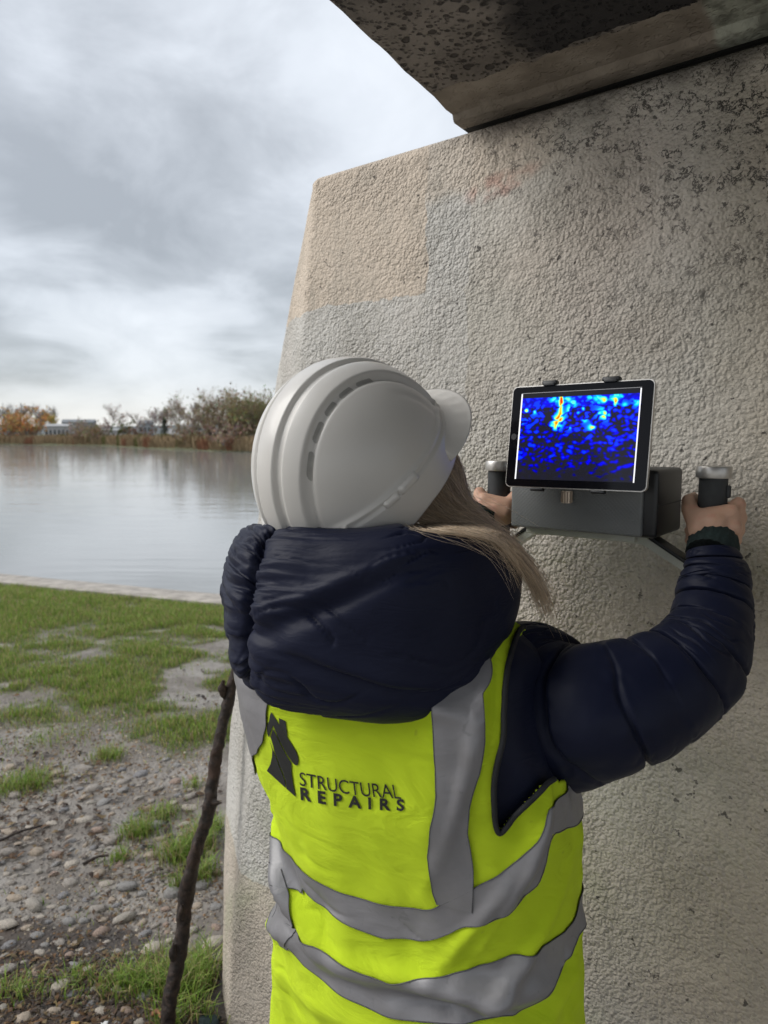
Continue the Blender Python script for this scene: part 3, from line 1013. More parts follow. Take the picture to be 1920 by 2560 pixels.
# far hill line
_V = []
for _x in np.linspace(-900, 500, 60):
    _hh = 15 + noise.noise(Vector((_x * .006, 0, 0))) * 6
    for _q, _z in ((0, 0), (120, _hh), (400, 0)):
        _V.append((_x, 900 + _q, _z))
tag(mk('hills', _V, gridf(60, 3), simple('hill_woodland', (.10, .11, .11), .95, .3, .02)), 'low wooded hills on the horizon', 'hills', kind='structure')
# ================================================================== things on the bank
def stone_mesh(seed, mat):
    R = random.Random(seed)
    nu, nv = 7, 4
    sx, sy, sz = R.uniform(.85, 1.45), R.uniform(.65, 1.0), R.uniform(.38, .58)
    V = [(0, 0, -sz)]
    for j in range(1, nv):
        la = -math.pi / 2 + math.pi * j / nv
        for i in range(nu):
            a = 2 * math.pi * (i + .5 * (j % 2)) / nu
            k = R.uniform(.78, 1.16)
            V.append((sx * math.cos(la) * math.cos(a) * k, sy * math.cos(la) * math.sin(a) * k, sz * math.sin(la) * R.uniform(.9, 1.08)))
    V.append((0, 0, sz * .95))
    F = []
    for i in range(nu):
        F.append((0, 1 + (i + 1) % nu, 1 + i))
        F.append((len(V) - 1, 1 + (nv - 2) * nu + i, 1 + (nv - 2) * nu + (i + 1) % nu))
        for j in range(nv - 2):
            a, b_ = 1 + j * nu + i, 1 + j * nu + (i + 1) % nu
            F.append((a, b_, b_ + nu, a + nu))
    me = bpy.data.meshes.new('stone')
    me.from_pydata(V, [], F)
    me.polygons.foreach_set('use_smooth', np.ones(len(me.polygons), dtype=bool))
    me.materials.append(mat)
    return me


def build_stones():
    cols = [(.42, .34, .26), (.37, .33, .28), (.29, .275, .26), (.48, .42, .35), (.36, .26, .205), (.24, .23, .23), (.34, .30, .26)]
    mats = [simple('cobble_stone', c, .55, .35, 9, .5, .1, 30) for c in cols]
    meshes = [stone_mesh(k, mats[k % len(mats)]) for k in range(28)]
    R = random.Random(31)
    pts = []
    tries = 0
    while len(pts) < 285 and tries < 30000:
        tries += 1
        u, v = R.uniform(-10, 470), 1640 + (2190 - 1640) * R.random() ** .75
        P = on_plane(u, v, -.02)
        if P.y > 3.55 or P.y < 1.7: continue
        near_soil = v > 2080 and u < 330
        if near_soil and R.random() < .75: continue
        dn = noise.noise(Vector((P.x * 1.2, P.y * 1.2, 3)))
        if dn < -.12 and R.random() < .75: continue
        r = (.013 + .030 * R.random() ** 1.5) * (1.0 if P.y < 3 else .9)
        if R.random() < .08: r *= 1.35
        ok = True
        for (x, y, q) in pts:
            if (x - P.x) ** 2 + (y - P.y) ** 2 < ((q + r) * 1.12) ** 2:
                ok = False
                break
        if not ok: continue
        W = P - WO
        if W.dot(WY) > -.12 and W.dot(WX) > -1.15: continue
        pts.append((P.x, P.y, r))
        o = bpy.data.objects.new('stone', R.choice(meshes))
        COL.objects.link(o)
        o.parent = ground
        o.location = (P.x, P.y, ground_z(P.x, P.y) + r * R.uniform(-.14, .1))
        o.scale = (r, r, r * R.uniform(.8, 1.1))
        o.rotation_euler = (R.gauss(0, .12), R.gauss(0, .12), R.gauss(.25, .5))
    return pts


build_stones()


def scatter(name, label, cat, n, fn, mat_name, rough=.8, seed=1, smooth=False):
    R = random.Random(seed)
    V, F, C = [], [], []
    for _ in range(n):
        fn(R, V, F, C)
    o = mk(name, V, F, attr_mat(mat_name, rough), smooth=smooth, cols=C)
    tag(o, label, cat, kind='stuff')
    return o


def in_wall(x, y):
    W = Vector((x, y, 0)) - WO
    return W.dot(WY) > -.1 and W.dot(WX) > -1.16


def gravel_piece(R, V, F, C):
    for _ in range(20):
        u, v = R.uniform(-20, 480) if R.random() < .8 else R.uniform(-350, -20), R.uniform(1540, 2230)
        P = on_plane(u, v, -.02)
        band = 3.2 < P.y < 4.3 and P.x > -2.1
        d = noise.noise(Vector((P.x * 1.7, P.y * 1.7, 8))) + (.55 if band else 0) + (.35 if P.y < 2.2 else 0)
        if d < R.uniform(-.15, .5) or in_wall(P.x, P.y): continue
        r = R.uniform(.003, .0095) * (1.15 if band else 1)
        z = ground_z(P.x, P.y)
        k = len(V)
        a = R.uniform(0, 6.28)
        ca, sa = math.cos(a), math.sin(a)
        e = R.uniform(.55, .95)
        for (x, y, q) in ((1, 0, .1), (0, e, .1), (-1, 0, .1), (0, -e, .1), (.2, .1, .7), (0, 0, -.4)):
            x, y = x * R.uniform(.8, 1.2), y * R.uniform(.8, 1.2)
            V.append((P.x + r * (x * ca - y * sa), P.y + r * (x * sa + y * ca), z + r * q))
        F += [(k, k + 1, k + 4), (k + 1, k + 2, k + 4), (k + 2, k + 3, k + 4), (k + 3, k, k + 4), (k + 1, k, k + 5), (k, k + 3, k + 5)]
        c = R.choice([(.30, .19, .10), (.22, .14, .08), (.36, .29, .2), (.15, .13, .12), (.25, .21, .17), (.45, .40, .32)])
        f = R.uniform(.7, 1.2)
        C += [tuple(q * f for q in c)] * 6
        return


scatter('gravel', 'loose brown gravel strewn over the mud', 'gravel', 7400, gravel_piece, 'gravel', .7, 5)


def litter_piece(R, V, F, C):
    for _ in range(20):
        u, v = R.uniform(-20, 480), 1300 + 930 * R.random() ** .6
        P = on_plane(u, v, -.02)
        d = noise.noise(Vector((P.x * 1.5, P.y * 1.5, 18))) + (.6 if P.y < 2.2 else 0)
        if d < R.uniform(-.1, .8) or in_wall(P.x, P.y): continue
        s = R.uniform(.006, .015) * (1 if P.y < 2.6 else 1.5)
        z = ground_z(P.x, P.y) + .004
        k = len(V)
        a = R.uniform(0, 6.28)
        A = Vector((math.cos(a), math.sin(a), R.gauss(0, .25)))
        B = Vector((-math.sin(a), math.cos(a), R.gauss(0, .3))) * R.uniform(.2, .6)
        Q = Vector((P.x, P.y, z + s * .25))
        up = Vector((0, 0, s * R.uniform(.05, .35)))
        V += [tuple(Q - A * s), tuple(Q - A * s * .2 + B * s + up), tuple(Q + A * s), tuple(Q - A * s * .1 - B * s + up)]
        F += [(k, k + 1, k + 3), (k + 1, k + 2, k + 3)]
        c = R.choice([(.10, .06, .035), (.16, .09, .045), (.06, .04, .03), (.07, .05, .04), (.17, .12, .06), (.05, .04, .035), (.12, .10, .085)])
        f = R.uniform(.7, 1.2)
        C += [tuple(q * f for q in c)] * 4
        return


scatter('leaf_litter', 'dead brown leaves and bark bits on the bare soil', 'leaf litter', 3200, litter_piece, 'leaf_litter', .75, 6)


def build_grass():
    R = random.Random(77)
    V, F, C = [], [], []

    def blade(x, y, h, w, c0, lean=.5):
        z = ground_z(x, y) - .004
        a = R.uniform(0, 6.28)
        d = Vector((math.cos(a), math.sin(a), 0))
        sd = Vector((-math.sin(a), math.cos(a), 0)) * w
        l1, l2 = h * R.uniform(.05, .3) * lean, h * R.uniform(.3, 1.0) * lean
        p0 = Vector((x, y, z))
        p1 = p0 + d * l1 + Vector((0, 0, h * .58))
        p2 = p0 + d * l2 + Vector((0, 0, h * R.uniform(.8, 1.0)))
        k = len(V)
        V.extend([tuple(p0 - sd), tuple(p0 + sd), tuple(p1 + sd * .75), tuple(p1 - sd * .75), tuple(p2)])
        F.append((k, k + 1, k + 2, k + 3))
        F.append((k + 3, k + 2, k + 4))
        f = R.uniform(.7, 1.3)
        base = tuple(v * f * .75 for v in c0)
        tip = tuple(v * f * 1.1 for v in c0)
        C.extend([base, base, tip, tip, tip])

    greens = [(.19, .31, .045), (.25, .365, .06), (.155, .26, .04), (.30, .35, .085), (.38, .31, .15)]
    n = 0
    while n < 88000:
        u = R.uniform(-25, 500) if n < 60000 else R.choice((R.uniform(-420, -25), R.uniform(-420, -25), R.uniform(500, 720)))
        y = 3.3 + (kerb_y(-3) + .6 - 3.3) * R.random() ** .8
        x = (u * SC - 960) / FPX * y * 1.02
        if y > kerb_y(x) - .02: continue
        g = grassiness(x, y)
        if R.random() > g * g * 1.05 + .015: continue
        n += 1
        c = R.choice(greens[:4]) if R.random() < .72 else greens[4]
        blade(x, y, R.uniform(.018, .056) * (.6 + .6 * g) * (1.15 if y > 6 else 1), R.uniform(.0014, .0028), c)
    # tufts standing in the mud and by the wall, read off as (u, v, radius, blades, height)
    for (u, v, r, k, h) in ((235, 1640, .09, 300, .06), (65, 1690, .13, 450, .07), (20, 1700, .1, 260, .06), (300, 1790, .07, 330, .07), (350, 1755, .09, 260, .06), (255, 1840, .06, 120, .05),
                            (395, 1840, .09, 420, .09), (430, 1815, .07, 300, .10), (440, 1880, .06, 160, .09), (330, 2100, .12, 420, .085), (260, 2110, .08, 170, .07), (410, 2110, .10, 480, .11),
                            (440, 2060, .05, 120, .1), (30, 2130, .08, 150, .06), (170, 2090, .05, 60, .05), (385, 1895, .05, 90, .08), (455, 1790, .06, 200, .09), (370, 2190, .06, 120, .08),
                            (340, 1560, .12, 120, .05), (120, 1600, .25, 260, .06), (420, 1700, .05, 60, .06), (200, 1930, .2, 50, .03), (440, 2160, .08, 160, .09), (150, 2110, .1, 90, .05)):
        P = on_plane(u, v, -.03)
        for _ in range(k):
            x, y = P.x + R.gauss(0, r * .55), P.y + R.gauss(0, r * .4)
            if in_wall(x, y): continue
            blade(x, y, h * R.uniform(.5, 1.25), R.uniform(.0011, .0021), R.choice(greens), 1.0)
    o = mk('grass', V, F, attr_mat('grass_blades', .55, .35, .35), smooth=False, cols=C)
    tag(o, 'short worn green grass on the river bank', 'grass', kind='stuff')


build_grass()


def bark_disp(a, ph, P, o):
    return nz(P, 90, 3) * .003 + nz(P, 37, 9) * .0045 + nz((P[0], P[1], P[2] * .35), 30, 5) * .006


def build_stick():
    m, nt, b = new_mat('wet_dark_bark')
    oc = ocoord(nt)
    n = tnoise(nt, oc, 60, 6, .65)
    n2 = tnoise(nt, oc, 9, 3)
    c = mix(nt, sstep(nt, n, .35, .7), (.012, .008, .006), (.055, .034, .024))
    c = mix(nt, mth(nt, 'MULTIPLY', sstep(nt, n2, .5, .7), .6), c, (.075, .036, .022))
    setb(nt, b, col=c, rough=.62, spec=.4, normal=bump(nt, n, .9, .008))
    base = at(352, 2262, 1.80)
    base.z = min(base.z, ground_z(base.x, base.y) - .01)
    mids = [(368, 2160, 1.80), (392, 2030, 1.815), (403, 1930, 1.83), (425, 1830, 1.845), (452, 1740, 1.86), (466, 1640, 1.875), (488, 1540, 1.89), (512, 1440, 1.905), (545, 1330, 1.93)]
    M = Matrix.Translation(WO) @ Matrix.Rotation(WROT, 4, 'Z')
    wb = BVHTree.FromPolygons([M @ v.co for v in abutment.data.vertices], [list(p.vertices) for p in abutment.data.polygons])
    top = wb.ray_cast(CAMV, ray(545, 1330).normalized())[0]
    ytop = (top.y if top else 1.95) - .022                        # the tip rests on the wall
    mids = [(u, v, base.y + (ytop - base.y) * ((2262 - v) / (2262 - 1330)) ** 1.0) for u, v, _ in mids]
    pts = [base] + [at(*q) for q in mids]
    root = empty('leaning_branch', base)
    V, F = sweep(pts, [(r, r) for r in (.0185, .020, .019, .0205, .0185, .0185, .0165, .0165, .0145, .012)], 150, 18, bark_disp)
    mk('branch', V, F, m, root)
    p = at(458, 1733, mids[4][2] - .012)
    V, F = sweep([p, p + Vector((.018, -.006, .0)), p + Vector((.030, -.01, .004))], [(.012, .012), (.007, .007), (.0015, .0015)], 8, 7, lambda a, ph, P, o: nz(P, 90) * .003)
    mk('side_stub', V, F, m, root)
    for (u, v, yy, l) in ((430, 1835, 1.83, .01), (486, 1490, 1.885, .012), (398, 1975, 1.80, .008), (380, 2060, 1.795, .009)):
        p = at(u - 6, v, base.y + (ytop - base.y) * (2262 - v) / 932 - .014)
        V, F = sweep([p + Vector((.008, 0, -.03)), p, p + Vector((.004, 0, .03))], [(.004, .004), (.010 + l * .3, .012), (.004, .004)], 12, 8, lambda a, ph, P, o: nz(P, 80) * .004)
        mk('bark_lump', V, F, m, root)
    tag(root, 'dark rotten branch with peeling bark leaning against the wall end', 'branch')


build_stick()


def twig(name, label, p, q, r, col, cat='twig'):
    mid = (Vector(p) + Vector(q)) / 2 + Vector((.0, .01, .006))
    V, F = sweep([p, mid, q], [(r, r), (r * .9, r * .9), (r * .5, r * .5)], 18, 6, lambda a, ph, P, o: nz(P, 60) * r * .7)
    tag(mk(name, V, F, simple('twig_bark', col, .8, .4, 40)), label, cat)


twig('fallen_twig', 'thin dark twig lying on the mud at the left edge of the picture', on_plane(-12, 1822, .0), on_plane(92, 1783, .012), .006, (.03, .02, .016))
twig('bark_strip', 'dark curved strip of bark lying among the cobbles', on_plane(180, 1868, .0), on_plane(235, 1848, .006), .007, (.04, .027, .02), 'bark')
twig('wood_chip', 'orange brown wood chip on the soil at the bottom of the picture', on_plane(330, 2190, -.03), on_plane(352, 2204, -.02), .007, (.26, .12, .05), 'wood chip')


def scrap(name, label, u, v, s, col, cat, seed):
    R = random.Random(seed)
    P = on_plane(u, v, -.03)
    P.z = ground_z(P.x, P.y) + .006
    n = 5
    V, F = [], []
    for i in range(n):
        for j in range(n):
            V.append((P.x + (i / (n - 1) - .5) * s * R.uniform(.9, 1.1), P.y + (j / (n - 1) - .5) * s * .7 * R.uniform(.9, 1.1), P.z + R.uniform(0, s * .16) + s * .1))
    o = mk(name, V, gridf(n, n), simple('scrap', col, .7, .12, 60))
    md = o.modifiers.new('thick', 'SOLIDIFY')
    md.thickness = .0012
    tag(o, label, cat)


scrap('paper_scrap', 'small white scrap of paper on dark soil near the bottom edge', 224, 2198, .022, (.72, .72, .70), 'paper', 1)
scrap('paper_scrap', 'tiny white crumpled scrap beside grass left of the branch', 386, 1905 + 70, .014, (.75, .75, .73), 'paper', 2)
scrap('yellow_leaf', 'curled yellow dead leaf at the bottom edge of the picture', 160, 2203, .024, (.42, .25, .06), 'leaf', 3)
scrap('plastic_sheet', 'dark blue green plastic scrap at the foot of the wall', 452, 2196, .06, (.012, .028, .03), 'plastic scrap', 4)
scrap('pale_shard', 'pale broken shard lying beside the branch on grass', 410, 2010 + 45, .016, (.62, .60, .56), 'shard', 5)

# ================================================================== radar scanner held against the wall
BLACK = simple('black_plastic', (.012, .013, .015), .42, .15, 60)
BLACK2 = simple('matt_black_rubber', (.035, .038, .040), .7, .15, 60, .3, .0006, 400)
ALU = simple('brushed_aluminium', (.55, .53, .50), .38, .05, 200, metal=.75)
BRASS = simple('nickel_screw', (.50, .42, .34), .35, .05, 100, metal=.7)
PALEBAR = simple('pale_grey_bracket', (.50, .51, .45), .5, .06, 30)


def panel_mat():
    m, nt, b = new_mat('grey_textured_panel')
    oc = ocoord(nt)
    v = nd(nt, 'ShaderNodeTexVoronoi', {'Vector': mapping(nt, oc, (210, 0, 210), (0, rad(45), 0)), 'Scale': 1.0, 'Randomness': 0.0}).outputs[0]
    setb(nt, b, col=(.155, .163, .163), rough=.42, normal=bump(nt, mth(nt, 'SUBTRACT', 1.0, v), .45, .0012))
    return m


def build_scanner():
    BLc = at(1105, 1139, 1.25)                     # lower left corner of the front panel
    dx, dy = WX, WY
    w = 0.226
    root = empty('radar_scanner', BLc + dx * (w / 2), WROT)
    D, Hh = 0.135, 0.108
    # local frame: x along the wall, y into the wall, z up; origin middle of the lower front edge
    rbox('housing', (w + .022, D, Hh), .007, BLACK, root, (.0105, .008 + D / 2, Hh / 2))
    rbox('housing_seam', (.004, D * .96, .0012), 0, BLACK2, root, (w / 2 + .0205, .008 + D / 2, Hh * .48))
    rbox('front_panel', (w + .002, .012, Hh - .004), .004, panel_mat(), root, (0, .004, Hh / 2))
    rbox('base_plate', (w * .86, D * .8, .012), .003, PALEBAR, root, (-.005, .02 + D / 2, -.007))
    for sx in (-1, 1):
        hx = 0.200 if sx > 0 else -0.178
        # handle: bracket bar, stem, rubber grip, cap
        x0, x1 = sx * .07, hx
        bm = bmesh.new()
        pts = [(x0, -.004), (x0 + sx * .035, -.006), (x1, -.062), (x1, -.074), (x0 + sx * .03, -.018), (x0, -.016)]
        fr = [bm.verts.new((x, .055, z)) for x, z in pts]
        bk = [bm.verts.new((x, .085, z)) for x, z in pts]
        bm.faces.new(fr)
        bm.faces.new(list(reversed(bk)))
        for i in range(6):
            j = (i + 1) % 6
            bm.faces.new((fr[j], fr[i], bk[i], bk[j]))
        bm_obj('bracket_arm', bm, PALEBAR, root, smooth=False)
        rbox('bracket_edge', (.10, .034, .006), .001, BLACK, root, ((x0 + sx * .035 + x1) / 2, .07, -.030), (0, sx * math.atan2(.056, abs(x1 - x0) - .035), 0))
        gz = .096
        hd = lathe('grip', [(.012, -.075), (.0215, -.07), (.0225, -.03), (.0215, 0), (.0218, .03), (.0212, .07), (.021, gz), (.010, gz + .001)], BLACK2, root, (hx, .07, 0), 40)
        lathe('end_cap', [(.020, gz - .001), (.0255, gz), (.0262, gz + .0015), (.0262, gz + .0165), (.0252, gz + .018), (.004, gz + .0185)], ALU, hd, (hx, .07, 0), 48)
        for k in range(3):
            rbox('finger_ridge', (.006, .012, .02), .0028, BLACK2, hd, (hx + .0225, .07, .075 - k * .03))
    # tablet clamp: stem, screw and top clips
    rbox('clamp_stem', (.022, .012, .12), .003, BLACK, root, (.0, -.010, .155))
    rbox('clamp_plate', (.10, .008, .06), .004, BLACK, root, (.0, -.006, .14), (rad(-8), 0, 0))
    bm = bmesh.new()
    bmesh.ops.create_cone(bm, cap_ends=True, segments=20, radius1=.0085, radius2=.0085, depth=.02)
    kn = bm_obj('clamp_screw', bm, BRASS, root)
    kn.location = (-.004, -.016, .061)
    for k in range(12):
        a = 2 * math.pi * k / 12
        rbox('screw_rib', (.0016, .0016, .018), 0, BRASS, kn, (.0086 * math.cos(a), .0086 * math.sin(a), 0))
    tag(root, 'grey and black concrete radar scanner with two handles pressed to the wall', 'scanner')
    return root, BLc


scanner, BLc = build_scanner()


def jet(v):
    stops = [(0, (.012, .012, .018)), (.10, (.012, .012, .03)), (.17, (0, 0, .16)), (.26, (0, 0, .75)), (.36, (0, 0, 1)), (.48, (0, .25, 1)), (.60, (0, .9, .95)), (.70, (.25, 1, .45)), (.80, (.95, .95, .03)), (.9, (1, .35, 0)), (1.0, (.8, .02, 0))]
    v = min(max(v, 0), 1)
    for (a, c), (b_, d) in zip(stops, stops[1:]):
        if v <= b_:
            t = (v - a) / (b_ - a)
            return tuple(p + (q - p) * t for p, q in zip(c, d))
    return stops[-1][1]


def build_tablet():
    yaw, pit, rol = rad(-40.2), rad(-8.34), rad(-.6)
    root = empty('tablet', (.3048, 1.1411, 1.6485), rot=(pit, rol, yaw))
    w, h = .24, .17
    body = rbox('back_shell', (w, .0066, h), .009, ALU, root, (0, .0033, 0), vertical=True, seg=6)
    gm, nt, b = new_mat('black_glass')
    setb(nt, b, col=(.006, .006, .008), rough=.09, spec=.18)
    n = tnoise(nt, ocoord(nt), 18, 4)
    setb(nt, b, rough=mth(nt, 'ADD', mth(nt, 'MULTIPLY', n, .12), .05))
    rbox('glass_front', (w - .0032, .0014, h - .0032), .0078, gm, root, (0, -.0004, 0), vertical=True, seg=6)
    sw, sh = .203, .143
    nx, ny = 230, 164
    R = random.Random(4)
    spots = [(.36, .04, .012, .035, .9), (.36, .12, .012, .09, .62), (.345, .27, .03, .035, .72), (.33, .345, .03, .03, .85), (.365, .22, .03, .05, .3), (.42, .03, .022, .03, .62), (.47, .08, .02, .04, .4), (.60, .02, .05, .02, .3), (.55, .14, .016, .03, .4),
             (.71, .06, .022, .03, .72), (.735, .24, .024, .03, .62), (.64, .37, .026, .028, .62), (.70, .20, .03, .04, .45), (.79, .03, .02, .03, .55), (.81, .09, .012, .03, .75), (.84, .02, .016, .03, .5), (.97, .10, .02, .03, .45), (.65, .05, .02, .03, .45),
             (.06, .15, .026, .024, .62), (.13, .17, .016, .02, .4), (.085, .27, .016, .02, .42), (.035, .31, .015, .018, .4), (.30, .03, .03, .03, .42), (.45, .36, .012, .02, .42), (.57, .29, .02, .02, .36), (.43, .15, .015, .04, .42), (.50, .20, .015, .03, .36), (.88, .12, .016, .02, .36)]
    V, C = [], []
    for i in range(nx):
        for j in range(ny):
            s, t = i / (nx - 1), j / (ny - 1)                    # t runs down from the top of the scan
            V.append(((s - .5) * sw, -.0016, (.5 - t) * sh))
            tt = (t - .055) / .945
            if tt < 0:
                C.append((.012, .012, .016))
                continue
            a = noise.noise(Vector((s * 14, tt * 12.5, 1.5))) * .75 + noise.noise(Vector((s * 28 + 4, tt * 25, 3))) * .5
            b2 = noise.noise(Vector((s * 9, tt * 26, 7)))
            amp = 1.05 - tt * .72
            v = abs(a) * 1.3 * amp + max(0, b2) * .55 * (1 - abs(tt - .55) * 1.1) * .8 - .05
            v = min(v, .38)
            if tt < .12: v = max(v, .20 + .25 * abs(a))
            for (sx, st, wx, wt, q) in spots:
                e = ((s - sx) / wx) ** 2 + ((tt - st) / wt) ** 2
                if e < 9: v += q * .70 * math.exp(-e * .5)
            v *= 1 if tt < .78 else max(.35, 1 - (tt - .78) * 2.6)
            C.append(jet(v))
    sm, nt, b = new_mat('lit_screen')
    a = nd(nt, 'ShaderNodeAttribute', attribute_name='col').outputs['Color']
    setb(nt, b, col=(.005, .005, .006), rough=.1, spec=.15, emit=a, es=.72)
    mk('screen', V, gridf(nx, ny, flip=True), sm, root, world=False, cols=C)
    wm, nt, b = new_mat('white_screen_line')
    setb(nt, b, col=(.1, .1, .1), emit=(.8, .8, .82), es=.8)
    gmm, nt, b = new_mat('grey_screen_line')
    setb(nt, b, col=(.1, .1, .1), emit=(.12, .12, .13), es=.8)
    rbox('screen_line', (.0022, .0006, sh * 1.0), 0, wm, root, (-sw / 2 + .001, -.0019, -.000))
    rbox('screen_line', (.0018, .0006, sh * 1.0), 0, wm, root, (sw / 2 - .001, -.0019, -.000))
    rbox('screen_line', (sw, .0006, .0009), 0, gmm, root, (0, -.0019, sh / 2 + .001))
    bm = bmesh.new()
    bmesh.ops.create_circle(bm, cap_ends=True, segments=28, radius=.0052, matrix=Matrix.Translation((-.1105, -.00125, 0)) @ Matrix.Rotation(rad(90), 4, 'X'))
    bm_obj('home_button', bm, simple('home_button_ring', (.05, .05, .052), .25, .05, 50), root, smooth=False)
    for (x, ww) in ((-.052, .026), (.052, .028)):
        c = rbox('clamp_clip', (ww, .012, .007), .002, BLACK, root, (x, .002, h / 2 + .0035))
        rbox('clamp_lip', (ww * .75, .003, .006), .001, BLACK, c, (x, -.0032, h / 2 + .001))
        c.name = 'clamp_clip'
    for x in (-.06, .045):
        rbox('clamp_clip', (.022, .010, .005), .0015, BLACK, root, (x, .002, -h / 2 - .0028))
    tag(root, 'black fronted tablet in clamp showing a blue radar scan with hot spots', 'tablet')


build_tablet()
# ================================================================== the person
YAW = rad(32)
PF = Vector((math.sin(YAW), math.cos(YAW), 0))       # forward
PR = Vector((math.cos(YAW), -math.sin(YAW), 0))      # to her right
PBASE = Vector((0.075, 1.03, 0.0))
PBASE.z = ground_z(PBASE.x, PBASE.y)
person = empty('person', PBASE)
tag(person, 'person in white hard hat, navy puffer jacket and yellow high-visibility vest holding the scanner', 'person')


def nylon(name, col, wr=1.0):
    m, nt, b = new_mat(name)
    oc = ocoord(nt)
    n = tnoise(nt, mapping(nt, oc, (14, 14, 38)), 1.0, 5, .55, 1.2)
    n2 = tnoise(nt, mapping(nt, oc, (60, 60, 110), (0.3, .2, 0)), 1.0, 3, .5, .6)
    h = mth(nt, 'ADD', mth(nt, 'MULTIPLY', mth(nt, 'ABSOLUTE', mth(nt, 'SUBTRACT', n, .5)), -1.0), mth(nt, 'MULTIPLY', n2, .12))
    c = mix(nt, tnoise(nt, oc, 8, 3), tuple(v * .8 for v in col), tuple(v * 1.2 for v in col))
    setb(nt, b, col=c, rough=.50, spec=.15, sheen=.03, sheenr=.4, normal=bump(nt, h, .22 * wr, .008))
    return m


NAVY = nylon('navy_nylon', (.0085, .011, .029))
NAVY_SLEEVE = nylon('navy_nylon_sleeve', (.008, .0105, .027), .35)
KNIT = simple('dark_green_knit', (.008, .020, .019), .85, .3, 200, .6, .002, 260)
SKIN = None


def skin_mat():
    m, nt, b = new_mat('skin')
    oc = ocoord(nt)
    c = mix(nt, tnoise(nt, oc, 26, 4), (.50, .30, .205), (.60, .375, .265))
    c = mix(nt, mth(nt, 'MULTIPLY', sstep(nt, tnoise(nt, oc, 55, 3), .52, .7), .35), c, (.56, .25, .19))
    setb(nt, b, col=c, rough=.52, spec=.4, sss=.12, normal=bump(nt, tnoise(nt, oc, 240, 4), .18, .001))
    b.inputs['Subsurface Radius'].default_value = (.008, .003, .0015)
    return m


SKIN = skin_mat()

# --- joints
HR = scanner.location + WX * .200 + WY * .07          # right handle axis (at the scanner's base height)
HL = scanner.location + WX * -.178 + WY * .07
HEAD = Vector((-.035, 1.055, 1.585))
NECK = Vector((.0, 1.035, 1.40))
CHEST = Vector((.035, 1.03, 1.22))
PELV = Vector((.075, 1.03, .90))
SH_R = NECK + PR * .155 + Vector((0, 0, -.085))
SH_L = NECK - PR * .165 + Vector((0, 0, -.085))
W_R = at(1546, 1163, 1.088)
W_L = at(1040, 1108, 1.318)
EL_R = at(1500, 1455, .985)
EL_L = at(905, 1330, 1.30)


def hand_caps(H, W, side):
    """right hand closed round the vertical grip at H (side=1), mirrored for the left (side=-1)"""
    zt = 1.540 if side > 0 else 1.537                                     # height of the top finger
    fwd = Vector((H.x, H.y, 0)).normalized()           # away from the viewer
    rt = Vector((fwd.y, -fwd.x, 0)) * side
    def L(x, y, z): return Vector((H.x, H.y, zt)) + rt * x + fwd * y + Vector((0, 0, z))
    caps = []
    zi = [0.0, -.019, -.037, -.053]
    kn = [L(.036, -.004, .004), L(.039, -.002, -.017), L(.037, .0, -.036), L(.033, .0, -.053)]
    for i in range(4):
        z = zi[i]
        r = (.0105, .0108, .0102, .0092)[i]
        caps.append((W, .021, kn[i], .0125))
        chain = [kn[i], L(.0335, .026, z - .004), L(.008, .0345, z - .006), L(-.020, .026, z - .006), L(-.0315, .006, z - .005)]
        rr = [r * 1.12, r, r * .97, r * .92, r * .85]
        for a in range(4):
            caps.append((chain[a], rr[a], chain[a + 1], rr[a + 1]))
    # back of the hand fills in between the knuckles and the wrist
    caps.append((kn[0], .012, kn[3], .011))
    mid = [W.lerp(k, .62) for k in kn]
    caps.append((mid[0], .017, mid[3], .016))
    # thumb leaves the side of the palm near its base and lies along the grip
    t0 = W.lerp(L(-.012, -.030, -.05), .55)
    th = [t0, L(-.014, -.036, -.034), L(-.0315, -.022, -.006), L(-.0345, .004, .006), L(-.028, .024, .010)]
    if side < 0:
        th = [t0, L(-.010, -.037, -.030), L(-.030, -.022, -.002), L(-.040, -.004, .012), L(-.046, .014, .022)]
    tr = [.020, .0185, .0135, .0118, .0095]
    for a in range(4):
        caps.append((th[a], tr[a], th[a + 1], tr[a + 1]))
    caps.append((W, .022, th[1], .02))
    caps.append((kn[0] + Vector((0, 0, -.004)), .0115, th[1], .016))        # web between thumb and first finger
    caps.append((kn[1], .0115, th[1], .017))
    caps.append((W, .024, L(.004, -.034, -.026), .022))
    caps.append((L(-.014, -.033, -.016), .0155, L(.026, -.026, -.008), .0155))
    caps.append((L(-.012, -.034, -.036), .018, L(.028, -.028, -.030), .0165))
    return caps


